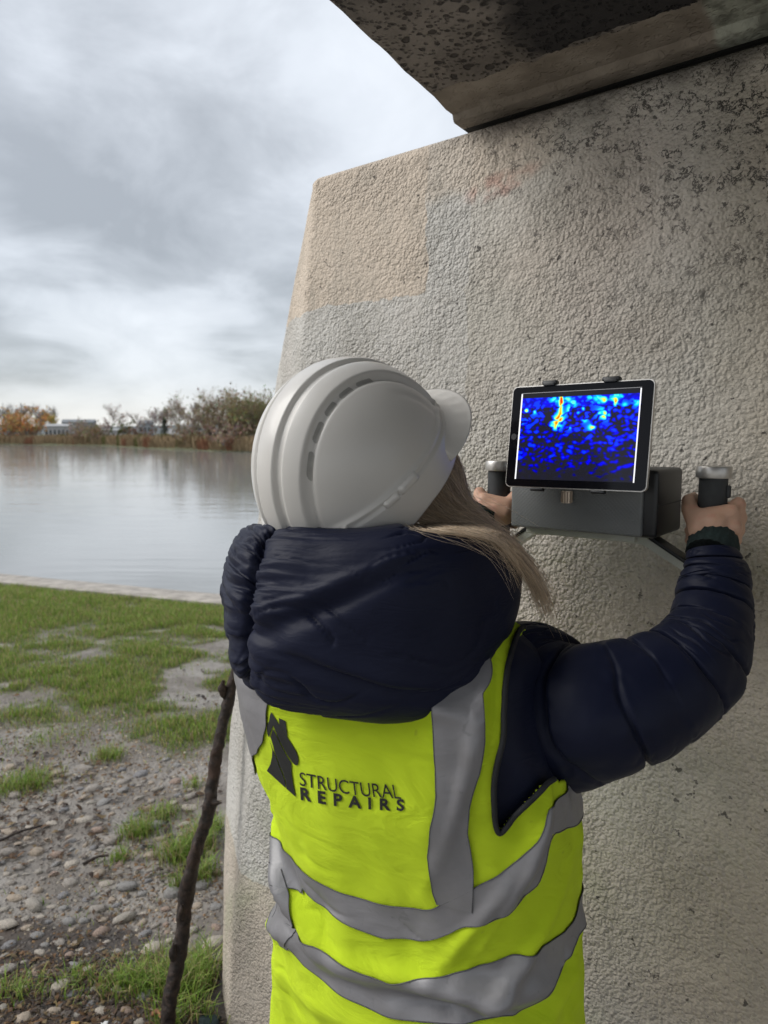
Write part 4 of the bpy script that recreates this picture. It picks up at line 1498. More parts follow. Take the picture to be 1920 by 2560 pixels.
def build_body():
    c = []
    hips = [PELV + PR * s * .085 + Vector((0, 0, -.03)) for s in (1, -1)]
    c.append((PELV, .115, CHEST, .115))
    c.append((CHEST, .11, NECK + Vector((0, 0, -.09)), .095))
    c.append((SH_L + PR * .03 + Vector((0, 0, -.03)), .045, SH_R - PR * .03 + Vector((0, 0, -.03)), .045))
    c.append((NECK + Vector((0, 0, -.08)), .055, HEAD + Vector((.0, 0, -.09)), .052))
    hf = Vector((math.sin(rad(52)), math.cos(rad(52)), 0))
    c.append((HEAD - hf * .025 + Vector((0, 0, .03)), .085, HEAD + hf * .015 + Vector((0, 0, .02)), .082))
    c.append((HEAD + hf * .02, .078, HEAD + hf * .045 + Vector((0, 0, -.075)), .045))
    c.append((HEAD + hf * .075 + Vector((0, 0, -.09)), .022, HEAD + hf * .06 + Vector((0, 0, -.08)), .04))
    c.append((HEAD + hf * .097 + Vector((0, 0, -.0)), .009, HEAD + hf * .113 + Vector((0, 0, -.032)), .011))
    hr = Vector((hf.y, -hf.x, 0))
    for s in (1, -1):
        c.append((HEAD + hr * s * .083 + Vector((0, 0, .005)), .012, HEAD + hr * s * .086 + Vector((0, 0, -.025)), .009))
    for S, E, W, H, s in ((SH_R, EL_R, W_R, HR, 1), (SH_L, EL_L, W_L, HL, -1)):
        c.append((S - PR * s * .03 + Vector((0, 0, -.03)), .045, E, .04))
        c.append((E, .038, W, .0245))
        c += hand_caps(H, W, s)
    for i, s in enumerate((1, -1)):
        kn = hips[i] + Vector((0, 0, -.42)) + PF * .015
        an = Vector((hips[i].x, hips[i].y, PBASE.z + .09)) + PR * s * .03 - PF * .02
        c.append((hips[i], .085, kn, .055))
        c.append((kn, .053, an, .038))
        c.append((an, .036, an + PF * .11 + Vector((0, 0, -.055)), .025))
    return blob('body', c, .0036, SKIN, person, 5), hf, hr, hips


body, HF, HRT, HIPS = build_body()
eye_m = simple('eye_white', (.75, .74, .72), .2, .02, 10)
lip_m = simple('lips', (.48, .20, .17), .45, .1, 60)
brow_m = simple('eyebrow', (.18, .12, .07), .8, .2, 200)
for _s in (1, -1):
    bmE = bmesh.new()
    bmesh.ops.create_uvsphere(bmE, u_segments=14, v_segments=10, radius=.0125, matrix=Matrix.Translation(HEAD + HF * .082 + HRT * _s * .032 + Vector((0, 0, .0))))
    bm_obj('eye', bmE, eye_m, person, world=True)
    p = HEAD + HF * .094 + HRT * _s * .032 + Vector((0, 0, .021))
    mk('eyebrow', *sweep([p - HRT * .018 - HF * .004, p + Vector((0, 0, .004)), p + HRT * .018 - HF * .004], [(.002, .002), (.004, .003), (.002, .002)], 8, 6), brow_m, person)
p = HEAD + HF * .098 + Vector((0, 0, -.062))
mk('mouth', *sweep([p - HRT * .022 - HF * .008, p, p + HRT * .022 - HF * .008], [(.002, .002), (.005, .006), (.002, .002)], 10, 8), lip_m, person)

# --- trousers and boots
TROUS = simple('black_trousers', (.012, .012, .014), .8, .3, 40, .4, .004, 30)
tc = []
for i, s in enumerate((1, -1)):
    kn = HIPS[i] + Vector((0, 0, -.42)) + PF * .015
    an = Vector((HIPS[i].x, HIPS[i].y, PBASE.z + .10)) + PR * s * .03 - PF * .02
    tc += [(HIPS[i] + Vector((0, 0, .06)), .115, HIPS[i], .105), (HIPS[i], .1, kn, .072), (kn, .071, an, .060)]
tc.append((HIPS[0] + Vector((0, 0, .08)), .11, HIPS[1] + Vector((0, 0, .08)), .11))
blob('trousers', tc, .011, TROUS, person, 3)
BOOT = simple('black_boot_leather', (.015, .013, .012), .5, .2, 40, .4, .002, 120)
for i, s in enumerate((1, -1)):
    an = Vector((HIPS[i].x, HIPS[i].y, PBASE.z + .09)) + PR * s * .03 - PF * .02
    z = Vector((0, 0, 1))
    blob('boot', [(an + z * .07, .058, an - z * .03, .055), (an - z * .04 - PF * .03, .045, an - z * .045 + PF * .10, .043), (an - z * .045 + PF * .10, .043, an - z * .055 + PF * .17, .034), (an - z * .075 - PF * .04, .02, an - z * .075 + PF * .17, .02)], .007, BOOT, person, 3)

# --- vest (and the jacket under it): stacked cross-sections, theta 0 at the middle of the back, positive to her right
VZ = [.66, .80, .92, 1.02, 1.10, 1.18, 1.25, 1.31, 1.355, 1.39, 1.42]
VA = [.250, .250, .245, .232, .222, .222, .222, .214, .192, .150, .100]
VB = [.170, .170, .165, .155, .150, .148, .143, .135, .120, .098, .075]
VCX = [.070, .068, .060, .052, .045, .034, .022, .014, .008, .005, .003]
VCY = [1.045, 1.045, 1.04, 1.03, 1.02, 1.015, 1.015, 1.02, 1.03, 1.035, 1.035]


DLZ = [.66, .72, .86, .97, 1.05, 1.13, 1.24, 1.31, 1.36, 1.42]
DL = [.012, .012, .008, -.015, .014, .046, .060, .050, .02, .0]
DR = [.0, .0, .0, .004, .015, .030, .026, .026, .046, .035]


def fold(th, z):
    """relief of the hanging cloth"""
    d = 0.0
    # roll of cloth between the two bands, rising to her right side
    zc = .905 + .045 * math.sin((th + .1) * 1.1) + .02 * math.cos(2 * th)
    d += .016 * math.exp(-((z - zc) / .016) ** 2) * math.exp(-((th - .55) / .75) ** 2)
    d -= .010 * math.exp(-((z - zc + .035) / .013) ** 2) * math.exp(-((th - .5) / .7) ** 2)
    # pinch at her left waist and drapes running from it
    for (a, z0, sl, amp, w, ln) in ((-.75, .985, -.16, .013, .016, .5), (-.45, .95, -.10, .011, .018, .5), (-.9, .87, .10, .012, .02, .45), (-.2, .83, .05, .009, .022, .6), (.9, .97, .20, .012, .017, .4), (1.2, .90, .16, .011, .02, .5), (.7, 1.05, .30, .007, .018, .35),
                                    (.75, 1.28, .5, .006, .02, .3), (1.0, 1.12, .35, .009, .016, .3), (.2, 1.325, -.03, .008, .012, .5), (-.3, 1.30, .05, .006, .012, .4)):
        zz_ = z0 + sl * (th - a)
        d += amp * math.exp(-((z - zz_) / w) ** 2) * math.exp(-((th - a) / ln) ** 2)
    d += .006 * noise.noise(Vector((th * 2.4, z * 9, 1))) + .003 * noise.noise(Vector((th * 6, z * 22 + th * 3, 5)))
    r = noise.noise(Vector((th * 2.6 + z * 7, z * 13 - th * 2.2, 3)))
    d -= .007 * math.exp(-(r / .07) ** 2) * max(0, noise.noise(Vector((th * 2.1, z * 6, 12))) + .05) * (1 if z < 1.08 else .45)
    if z < .86:
        d += .014 * math.sin(th * 5 + 1) * (.86 - z) / .2
    return d


VROW = {}


def vest_pt(th, z, extra=0.0):
    k = round(float(z), 6)
    if k not in VROW:
        VROW[k] = [float(spl(q, w, k)) for q, w in ((VZ, VA), (VZ, VB), (DLZ, DL), (DLZ, DR), (VZ, VCX), (VZ, VCY))]
    a, b_, dl_, dr_, vcx, vcy = VROW[k]
    a += dl_ if th < 0 else dr_
    c, s = math.cos(th), math.sin(th)
    e = 2 / 2.25
    x = math.copysign(abs(s) ** e, s) * a
    y = math.copysign(abs(c) ** e, c) * b_
    o = PR * x - PF * y
    n = (PR * (x / a / a) - PF * (y / b_ / b_)).normalized()
    return Vector((vcx, vcy, z)) + o + n * (fold(th, z) * 1.35 + extra)


def hivis():
    m, nt, b = new_mat('high_visibility_yellow')
    oc = ocoord(nt)
    c = mix(nt, tnoise(nt, oc, 14, 4), (.65, .87, .026), (.73, .94, .034))
    dirt = sstep(nt, tnoise(nt, oc, 38, 5), .70, .78)
    c = mix(nt, mth(nt, 'MULTIPLY', dirt, .25), c, (.2, .25, .05))
    weave = nd(nt, 'ShaderNodeTexWave', {'Vector': mapping(nt, oc, (1, 1, 1)), 'Scale': 420.0, 'Distortion': 2.0}, bands_direction='Z').outputs[1]
    h = mth(nt, 'ADD', mth(nt, 'MULTIPLY', tnoise(nt, mapping(nt, oc, (8, 8, 19), (.2, .35, .1)), 1.0, 4, .5, 1.4), 1.0), mth(nt, 'MULTIPLY', weave, .03))
    setb(nt, b, col=c, rough=.75, spec=.2, normal=bump(nt, h, .75, .022))
    return m


HIVIS = hivis()
ARMHOLE = [(1155, 1328), (1115, 1375), (1092, 1450), (1087, 1530), (1084, 1600), (1068, 1670), (1066, 1730), (1075, 1797), (1112, 1758), (1180, 1690), (1320, 1680), (1360, 1500), (1300, 1300)]


def inpoly(p, poly):
    x, y = p
    r = False
    j = len(poly) - 1
    for i in range(len(poly)):
        if (poly[i][1] > y) != (poly[j][1] > y) and x < (poly[j][0] - poly[i][0]) * (y - poly[i][1]) / (poly[j][1] - poly[i][1]) + poly[i][0]:
            r = not r
        j = i
    return r


NT, NZ = 300, 190
TH = np.linspace(-math.pi, math.pi, NT, endpoint=False)
ZZ = np.linspace(.665, 1.415, NZ)
VV = [tuple(vest_pt(t, z)) for t in TH for z in ZZ]
FV = gridf(NT, NZ, True, False)
FK = []
for f in FV:
    i = f[0] // NZ
    if .5 < TH[i] < 2.6 and inpoly(proj((Vector(VV[f[0]]) + Vector(VV[f[2]])) / 2), ARMHOLE):
        continue                                                   # the right armhole
    if abs(TH[i]) > 2.95 and ZZ[f[0] % NZ] > .4:
        pass
    # left armhole
    if -1.95 < TH[i] < -1.1 and 1.10 < ZZ[f[0] % NZ] < 1.34 and ((TH[i] + 1.52) / .42) ** 2 + ((ZZ[f[0] % NZ] - 1.225) / .115) ** 2 < 1:
        continue
    FK.append(f)
vest = mk('vest', VV, FK, HIVIS, person)
md = vest.modifiers.new('thick', 'SOLIDIFY')
md.thickness = .002
md.offset = -1
jk = mk('jacket', [tuple(vest_pt(t, z, -.012)) for t in TH[::4] for z in ZZ[::4]], gridf(NT // 4, len(ZZ[::4]), True, False), NAVY, person)
VBVH = BVHTree.FromPolygons([Vector(v) for v in VV], FV)


def vest_param(u, v):
    hit = VBVH.ray_cast(CAMV, ray(u, v).normalized())
    if hit[0] is None:
        return None
    f = FV[hit[2]]
    P = hit[0]
    k = min(f, key=lambda q: (Vector(VV[q]) - P).length)
    # refine between neighbours
    i, j = k // NZ, k % NZ
    th, z = TH[i], P.z
    e = .004
    for _ in range(4):
        A, B = vest_pt(th - e, z), vest_pt(th + e, z)
        d = (B - A)
        th += (P - vest_pt(th, z)).dot(d) / d.dot(d) * 2 * e
    return th, z


def vest_off(th, z, off):
    e = .01
    n = (vest_pt(th + e, z) - vest_pt(th - e, z)).cross(vest_pt(th, z + e) - vest_pt(th, z - e)).normalized()
    return vest_pt(th, z) + n * off


def reflective():
    m, nt, b = new_mat('silver_reflective_tape')
    oc = ocoord(nt)
    n = tnoise(nt, oc, 20, 5)
    c = mix(nt, n, (.205, .20, .21), (.28, .275, .285))
    c = mix(nt, mth(nt, 'MULTIPLY', sstep(nt, tnoise(nt, oc, 45, 5, .6, 1.0), .62, .74), .4), c, (.12, .12, .125))
    setb(nt, b, col=c, rough=.45, spec=.5, metal=.25, normal=bump(nt, tnoise(nt, mapping(nt, oc, (25, 25, 40)), 1, 3, .5, .5), .2, .008))
    return m


TAPE = reflective()
STITCH = simple('dark_stitching', (.10, .10, .105), .8, .2, 200)


def tape_band(up, lo, t0=-math.pi, t1=math.pi, n=260, k=12):
    """horizontal band between two measured edges, carried on round the body"""
    U = sorted(p for p in (vest_param(*q) for q in up) if p)
    Lw = sorted(p for p in (vest_param(*q) for q in lo) if p)
    V = []
    for th in np.linspace(t0, t1, n):
        zu = float(np.interp(th, [q[0] for q in U], [q[1] for q in U]))
        zl = float(np.interp(th, [q[0] for q in Lw], [q[1] for q in Lw]))
        if zu - zl < .03: zl = zu - .045
        for s in np.linspace(0, 1, k):
            V.append(tuple(vest_off(th, zl + (zu - zl) * s, .0022)))
    o = mk('reflective_band', V, gridf(n, k), TAPE, person)
    for row, in ((0,), (k - 1,)):
        P = [V[i * k + row] for i in range(0, n, 2)]
        vs, fs = sweep(P, [(.0009, .0009)] * len(P), len(P) * 2, 4)
        mk('edge_stitching', vs, fs, STITCH, o if False else person)
    return o


BRACE = []


def tape_strip(le, ri, z0=None, z1=None, n=90, k=10):
    """vertical strip between two measured edges"""
    if le is None:                                    # the other brace, mirrored about the spine
        Lp, Rp = BRACE
    else:
        Lp = sorted((p[1], p[0]) for p in (vest_param(*q) for q in le) if p)
        Rp = sorted((p[1], p[0]) for p in (vest_param(*q) for q in ri) if p)
        BRACE[:] = [Lp, Rp]
    z0 = z0 if z0 is not None else max(Lp[0][0], Rp[0][0])
    z1 = z1 if z1 is not None else min(Lp[-1][0], Rp[-1][0])
    V = []
    for z in np.linspace(z0, z1, n):
        a = float(np.interp(z, [q[0] for q in Lp], [q[1] for q in Lp]))
        b_ = float(np.interp(z, [q[0] for q in Rp], [q[1] for q in Rp]))
        for s in np.linspace(0, 1, k):
            V.append(tuple(vest_off(a + (b_ - a) * s, z, .0030)))
    o = mk('reflective_brace', V, gridf(n, k), TAPE, person)
    for row in (0, k - 1):
        P = [V[i * k + row] for i in range(0, n, 2)]
        vs, fs = sweep(P, [(.0008, .0008)] * len(P), len(P) * 2, 4)
        mk('edge_stitching', vs, fs, STITCH, person)
    return o


tape_band([(645, 1870), (690, 1905), (760, 1935), (840, 1955), (930, 1965), (1010, 1925), (1090, 1880), (1160, 1825), (1185, 1745), (1250, 1700)],
          [(640, 1885), (690, 1950), (760, 2000), (830, 2025), (920, 2030), (1010, 2000), (1110, 1960), (1165, 1900), (1190, 1800), (1255, 1765)])
tape_band([(612, 1985), (680, 2045), (760, 2095), (845, 2125), (930, 2112), (1020, 2090), (1110, 2060), (1190, 2030), (1235, 1990), (1250, 1940)],
          [(607, 2020), (660, 2085), (740, 2150), (830, 2192), (920, 2207), (1020, 2205), (1110, 2190), (1180, 2150), (1225, 2070), (1250, 2015)])
tape_strip([(938, 1500), (938, 1600), (943, 1720), (930, 1790), (925, 1850), (935, 1925), (948, 1962)], [(1045, 1392), (1043, 1500), (1045, 1600), (1035, 1670), (1012, 1740), (1010, 1800), (1022, 1870)], z0=1.055, z1=1.40)


def edge_theta(z, u):
    """theta on her left flank where the cloth at height z is seen at column u (or just round the edge)"""
    ts = np.linspace(-2.3, -.2, 160)
    us = [proj(vest_pt(t, z))[0] for t in ts]
    i = int(np.argmin(us))
    for k in range(i, len(ts)):
        if us[k] >= u:
            return ts[i], ts[k]
    return ts[i], ts[i] + .1


def left_brace(rows):
    Lp, Rp = [], []
    for z, u in rows:
        e, r = edge_theta(z, u)
        Lp.append((z, min(e - .12, r - .30)))
        Rp.append((z, r))
    BRACE[:] = [sorted(Lp), sorted(Rp)]
    tape_strip(None, None, z0=rows[-1][0], z1=rows[0][0])


left_brace([(1.36, 600), (1.30, 586), (1.24, 577), (1.21, 571), (1.18, 558), (1.15, 548), (1.12, 538)])
left_brace([(1.0, 606), (.975, 622), (.945, 634), (.91, 632), (.88, 618)])


# --- printed lettering and emblem, laid on the cloth of the back
PRINT = simple('black_print', (.012, .013, .012), .65, .15, 80)


def lay(pts2d, faces, name, off=.0015):
    V = []
    for (u, v) in pts2d:
        h = VBVH.ray_cast(CAMV, ray(u, v).normalized())
        if h[0] is None:
            q = VBVH.find_nearest(at(u, v, .98))
            h = (q[0], q[1])
        n = h[1] if h[1].dot(ray(u, v)) < 0 else -h[1]
        V.append(tuple(h[0] + n * off))
    return mk(name, V, faces, PRINT, person, smooth=False)


def zl(x, y):     # enlarged reading of the print -> reading scale of the whole photograph
    return ((640 + x / 3.95) / SC, (1760 + y / 3.95) / SC)


def poly_print(name, pts):
    bm = bmesh.new()
    f = bm.faces.new([bm.verts.new((x, -y, 0)) for x, y in pts])
    bmesh.ops.triangulate(bm, faces=[f])
    for _ in range(2):
        bmesh.ops.subdivide_edges(bm, edges=bm.edges[:], cuts=1, use_grid_fill=True)
    bmesh.ops.triangulate(bm, faces=bm.faces[:])
    bm.verts.index_update()
    P = [zl(v.co.x, -v.co.y) for v in bm.verts]
    F = [tuple(v.index for v in f.verts) for f in bm.faces]
    bm.free()
    lay(P, F, name)


def text_print(name, body_txt, spacing, bold, place):
    cu = bpy.data.curves.new(name, 'FONT')
    cu.body = body_txt
    cu.space_character = spacing
    cu.offset = bold
    cu.resolution_u = 4
    o = bpy.data.objects.new(name, cu)
    COL.objects.link(o)
    bpy.context.view_layer.update()
    me = ev_mesh(o)
    bpy.data.objects.remove(o)
    V = np.array([v.co[:] for v in me.vertices])
    F = [tuple(p.vertices) for p in me.polygons]
    x0, x1, y0, y1 = V[:, 0].min(), V[:, 0].max(), V[:, 1].min(), V[:, 1].max()
    P = [zl(*place((x - x0) / (x1 - x0), (y - y0) / (y1 - y0))) for x, y, _ in V]
    bpy.data.meshes.remove(me)
    lay(P, F, name)


def place_1(s, t):
    bx, by = 440 + s * 1000, 800 + s * 135 + 22 * math.sin(s * math.pi)
    return bx - 4 * t - 12 * s * t * 2, by - t * (135 + s * 5)


def place_2(s, t):
    bx, by = 450 + s * 1020, 945 + s * 205 - 95 * s * s
    return bx + (1 - s) * -8 * t, by - t * (132 - s * 12)


text_print('lettering', 'STRUCTURAL', 1.0, 0.0, place_1)
text_print('lettering', 'REPAIRS', 1.85, 0.034, place_2)
poly_print('emblem', [(158, 78), (190, 130), (235, 200), (275, 262), (320, 332), (360, 392), (400, 460), (420, 510), (427, 560), (420, 595), (403, 602), (385, 592), (365, 572), (340, 535), (310, 490), (270, 415), (225, 325), (190, 240), (177, 206), (160, 250), (135, 325), (120, 290), (115, 240), (122, 205), (138, 165), (142, 120)])
poly_print('emblem', [(232, 136), (296, 168), (318, 325), (270, 250), (238, 205)])
poly_print('emblem', [(175, 236), (215, 320), (260, 415), (300, 490), (332, 545), (355, 578), (358, 680), (372, 780), (398, 912), (308, 832), (304, 765), (270, 668), (240, 600), (195, 470), (152, 320)])
poly_print('emblem', [(138, 340), (165, 420), (190, 480), (232, 600), (262, 672), (296, 768), (300, 824), (115, 655), (150, 590), (166, 520), (168, 450)])

# --- sleeves
SEAMS_R = [.05, .14, .225, .31, .39, .465, .54, .61, .68, .75, .82, .89, .955]


def quilt(seams, depth, seedv, slant=.02):
    def d(a, ph, P, o):
        v = 0.0
        aa = a + slant * math.sin(ph + .6) + .010 * nz(P, 11, seedv)
        for i, s in enumerate(seams):
            x = abs(aa - s)
            if x < .09:
                k = .65 + .6 * math.sin(ph * 1.0 + i * 2.1)
                v -= depth * k * (math.exp(-(x / .0034) ** 2) * .95 + math.exp(-(x / .018) ** 2) * .28)
                v += .0022 * nz(P, 70, seedv + 3) * math.exp(-(x / .015) ** 2)
        # pressed creases that start and stop
        r = noise.noise(Vector((aa * 30, ph * 1.3 + seedv, 2.0)))
        gate = max(0, noise.noise(Vector((aa * 9, ph * 1.1, seedv + 5))))
        v -= .010 * math.exp(-(r / .07) ** 2) * gate
        v += .006 * nz(P, 13, seedv + 1) + .0016 * nz(P, 34, seedv + 2)
        return v
    return d


rs_pts = [at(1075, 1490, 1.09), at(1138, 1518, 1.015), at(1205, 1541, .963), at(1290, 1535, .925), at(1400, 1502, .93), at(1485, 1447, .955), at(1530, 1370, .995), at(1540, 1290, 1.035), at(1540, 1235, 1.055), at(1536, 1192, 1.068)]
rs_r = [(.11, .11), (.121, .121), (.107, .107), (.089, .089), (.080, .080), (.071, .071), (.061, .061), (.054, .054), (.0465, .0465), (.036, .036)]
V, F = sweep(rs_pts, rs_r, 460, 100, quilt(SEAMS_R, .0078, 2.0))
sleeve_r = mk('sleeve', V, F, NAVY_SLEEVE, person)
cd = (W_R - rs_pts[-1]).normalized()
V, F = sweep([rs_pts[-1] - cd * .01, rs_pts[-1] + cd * .012, W_R - cd * .002 + Vector((-.006, 0, 0))], [(.0345, .0345), (.0365, .0365), (.0345, .0345)], 20, 60, lambda a, ph, P, o: .0009 * math.sin(ph * 40))
mk('cuff', V, F, KNIT, person)
ls_pts = [SH_L + PR * .06, SH_L + PR * .01 + PF * .03 + Vector((0, 0, -.03)), (SH_L + PR * .02).lerp(EL_L, .5) + PF * .03, EL_L, EL_L.lerp(W_L, .5) + Vector((0, 0, -.012)), W_L + (EL_L - W_L).normalized() * .045]
V, F = sweep(ls_pts, [(.08, .08), (.085, .085), (.078, .078), (.07, .07), (.056, .056), (.04, .04)], 200, 60, quilt([.1, .25, .38, .5, .62, .74, .86, .96], .006, 5.0))
mk('sleeve', V, F, NAVY_SLEEVE, person)
dl = (W_L - EL_L).normalized()
V, F = sweep([W_L - dl * .055, W_L - dl * .02, W_L + dl * .012], [(.034, .034), (.0345, .0345), (.0315, .0315)], 20, 60, lambda a, ph, P, o: .0009 * math.sin(ph * 40))
mk('cuff', V, F, KNIT, person)

# dark binding round the right armhole
AB = bvh_of(vest, sleeve_r, jk)
P = []
bp = [(1136, 1350), (1115, 1375), (1094, 1450), (1088, 1530), (1085, 1600), (1069, 1670), (1066, 1730), (1076, 1797), (1112, 1760), (1150, 1722), (1172, 1700), (1192, 1682)]
for x in np.linspace(0, len(bp) - 1, 60):
    u, v = spl(np.arange(len(bp)), bp, x)
    prm = vest_param(u, v)
    if prm: P.append(vest_off(prm[0], prm[1], .003))
if len(P) > 5:
    V, F = sweep(P, [(.0038, .0038)] * len(P), 120, 8)
    mk('armhole_binding', V, F, simple('black_binding', (.012, .013, .015), .7, .2, 90), person)

# --- hood lying on the shoulders
hood_c = Vector((.0, 1.045, 1.395))
hp = [(-.085, 1.17, 1.40), (-.152, 1.12, 1.405), (-.172, 1.03, 1.412), (-.14, .950, 1.408), (-.055, .905, 1.405), (.045, .895, 1.411), (.108, .932, 1.434), (.142, .990, 1.447), (.152, 1.065, 1.44), (.10, 1.15, 1.405)]
hr_ = [(.035, .04), (.055, .085), (.064, .115), (.068, .120), (.070, .124), (.070, .127), (.060, .100), (.050, .068), (.044, .056), (.03, .04)]
A_SEAM = .335


def hood_disp(a, ph, P, o):
    v = 0.0
    x = a - A_SEAM - .006 * math.sin(ph * 2 + .4) - .003 * math.sin(ph * 9)
    g = math.exp(-(x / .0055) ** 2)
    v -= .016 * g + .008 * math.exp(-(x / .02) ** 2)
    # gathers radiating from the seam
    fade = math.exp(-(abs(x) / (.042 if x > 0 else .075)))
    g1 = noise.noise(Vector((ph * 7.5 + 1.3 * a, a * 6, 2.2)))
    g2 = noise.noise(Vector((ph * 15, a * 11, 7.1)))
    v -= fade * (.012 * math.exp(-(g1 / .16) ** 2) + .006 * math.exp(-(g2 / .2) ** 2) - .005)
    # a few long folds running round the hood
    for (p0, sl, a0, la, w, am) in ((.15, .9, .42, .12, .10, .010), (-.35, -.7, .47, .10, .09, .009), (2.9, .5, .45, .2, .12, .010), (3.35, -.4, .55, .14, .10, .012), (-2.75, .8, .50, .16, .10, .012), (-2.3, -.6, .62, .14, .12, .010), (2.5, .3, .65, .12, .12, .007), (-2.9, .2, .2, .08, .12, .010), (3.0, -.5, .2, .08, .1, .008)):
        e = math.atan2(math.sin(ph - p0 - sl * (a - a0) * 4), math.cos(ph - p0 - sl * (a - a0) * 4))
        v -= am * math.exp(-(e / w) ** 2) * math.exp(-((a - a0) / la) ** 2)
        v += am * .6 * math.exp(-((e - w * 1.7) / w) ** 2) * math.exp(-((a - a0) / la) ** 2)
    # crisp creases of thin nylon, running round the hood
    cr = noise.noise(Vector((ph * 3.1 + 2.0 * noise.noise(Vector((a * 9, ph, 4))), a * 8, 5.5)))
    gt = max(0, noise.noise(Vector((a * 6 + 3, ph * 1.6, 1.0))) + .12)
    v -= .011 * math.exp(-(cr / .055) ** 2) * gt
    cr = noise.noise(Vector((ph * 6.0 - a * 14, a * 13, 9.5)))
    v -= .005 * math.exp(-(cr / .07) ** 2) * max(0, noise.noise(Vector((a * 10, ph * 2.2, 7.0))))
    v += .009 * nz(P, 8, 4) + .002 * nz(P, 20, 2)
    return v


V, F = sweep([Vector(q) for q in hp], hr_, 500, 240, hood_disp, up=(0, 0, 1), power=2.5)
hood = mk('hood', V, F, NAVY, person)
HB = bvh_of(hood)

# --- hard hat
HAT_Q = (Matrix.Rotation(rad(90 - 52), 3, 'Z') @ Matrix.Rotation(rad(-41), 3, 'Y') @ Matrix.Rotation(rad(6), 3, 'X'))
HAT_C = Vector((-.034, 1.04, 1.590))
LX, LY, LZ = .153, .128, .172


def hat_mat():
    m, nt, b = new_mat('white_hard_hat_plastic')
    oc = ocoord(nt)
    c = mix(nt, tnoise(nt, oc, 9, 4), (.60, .58, .545), (.66, .64, .605))
    sc = sstep(nt, tnoise(nt, mapping(nt, oc, (6, 90, 30), (.3, .5, .2)), 1.0, 4, .6), .70, .74)
    dots = sstep(nt, tnoise(nt, oc, 110, 2), .77, .80)
    c = mix(nt, mth(nt, 'MULTIPLY', dots, .45), c, (.25, .24, .22))
    c = mix(nt, mth(nt, 'MULTIPLY', sc, .12), c, (.42, .41, .39))
    setb(nt, b, col=c, rough=mth(nt, 'ADD', mth(nt, 'MULTIPLY', tnoise(nt, oc, 30, 4), .2), .24), spec=.5, coat=.1, normal=bump(nt, tnoise(nt, oc, 14, 2), .06, .004))
    return m


HATM = hat_mat()


def sm(x, a, b_):
    t = min(max((x - a) / (b_ - a), 0), 1)
    return t * t * (3 - 2 * t)


def hat_disp(x, y, z):
    ay = abs(y)
    up_ = sm(z, .012, .045)
    d = 0.0
    d += .0058 * (1 - sm(ay, .0165, .0205)) * up_                                    # middle rib
    d += .0048 * sm(ay, .028, .0315) * (1 - sm(ay, .0555, .059)) * up_               # second rib
    d -= .0045 * math.exp(-((ay - .0640) / .0036) ** 2) * up_                      # vent channel
    front = sm(x, .05, .10)
    d -= .002 * math.exp(-((ay - .086) / .004) ** 2) * up_ * front
    d += .0055 * (1 - sm(z, .020, .0255))                                         # rim band
    d += .004 * math.exp(-((z - .0285) / .004) ** 2) * (.4 + .6 * sm(ay, .03, .06))  # gutter
    return d


hat = None


def hat_surface(lon, lat, off=0.0):
    p = Vector((LX * math.cos(lat) * math.cos(lon), LY * math.cos(lat) * math.sin(lon), LZ * math.sin(lat)))
    n = Vector((p.x / LX ** 2, p.y / LY ** 2, p.z / LZ ** 2)).normalized()
    return p + n * (hat_disp(p.x, p.y, p.z) + off)


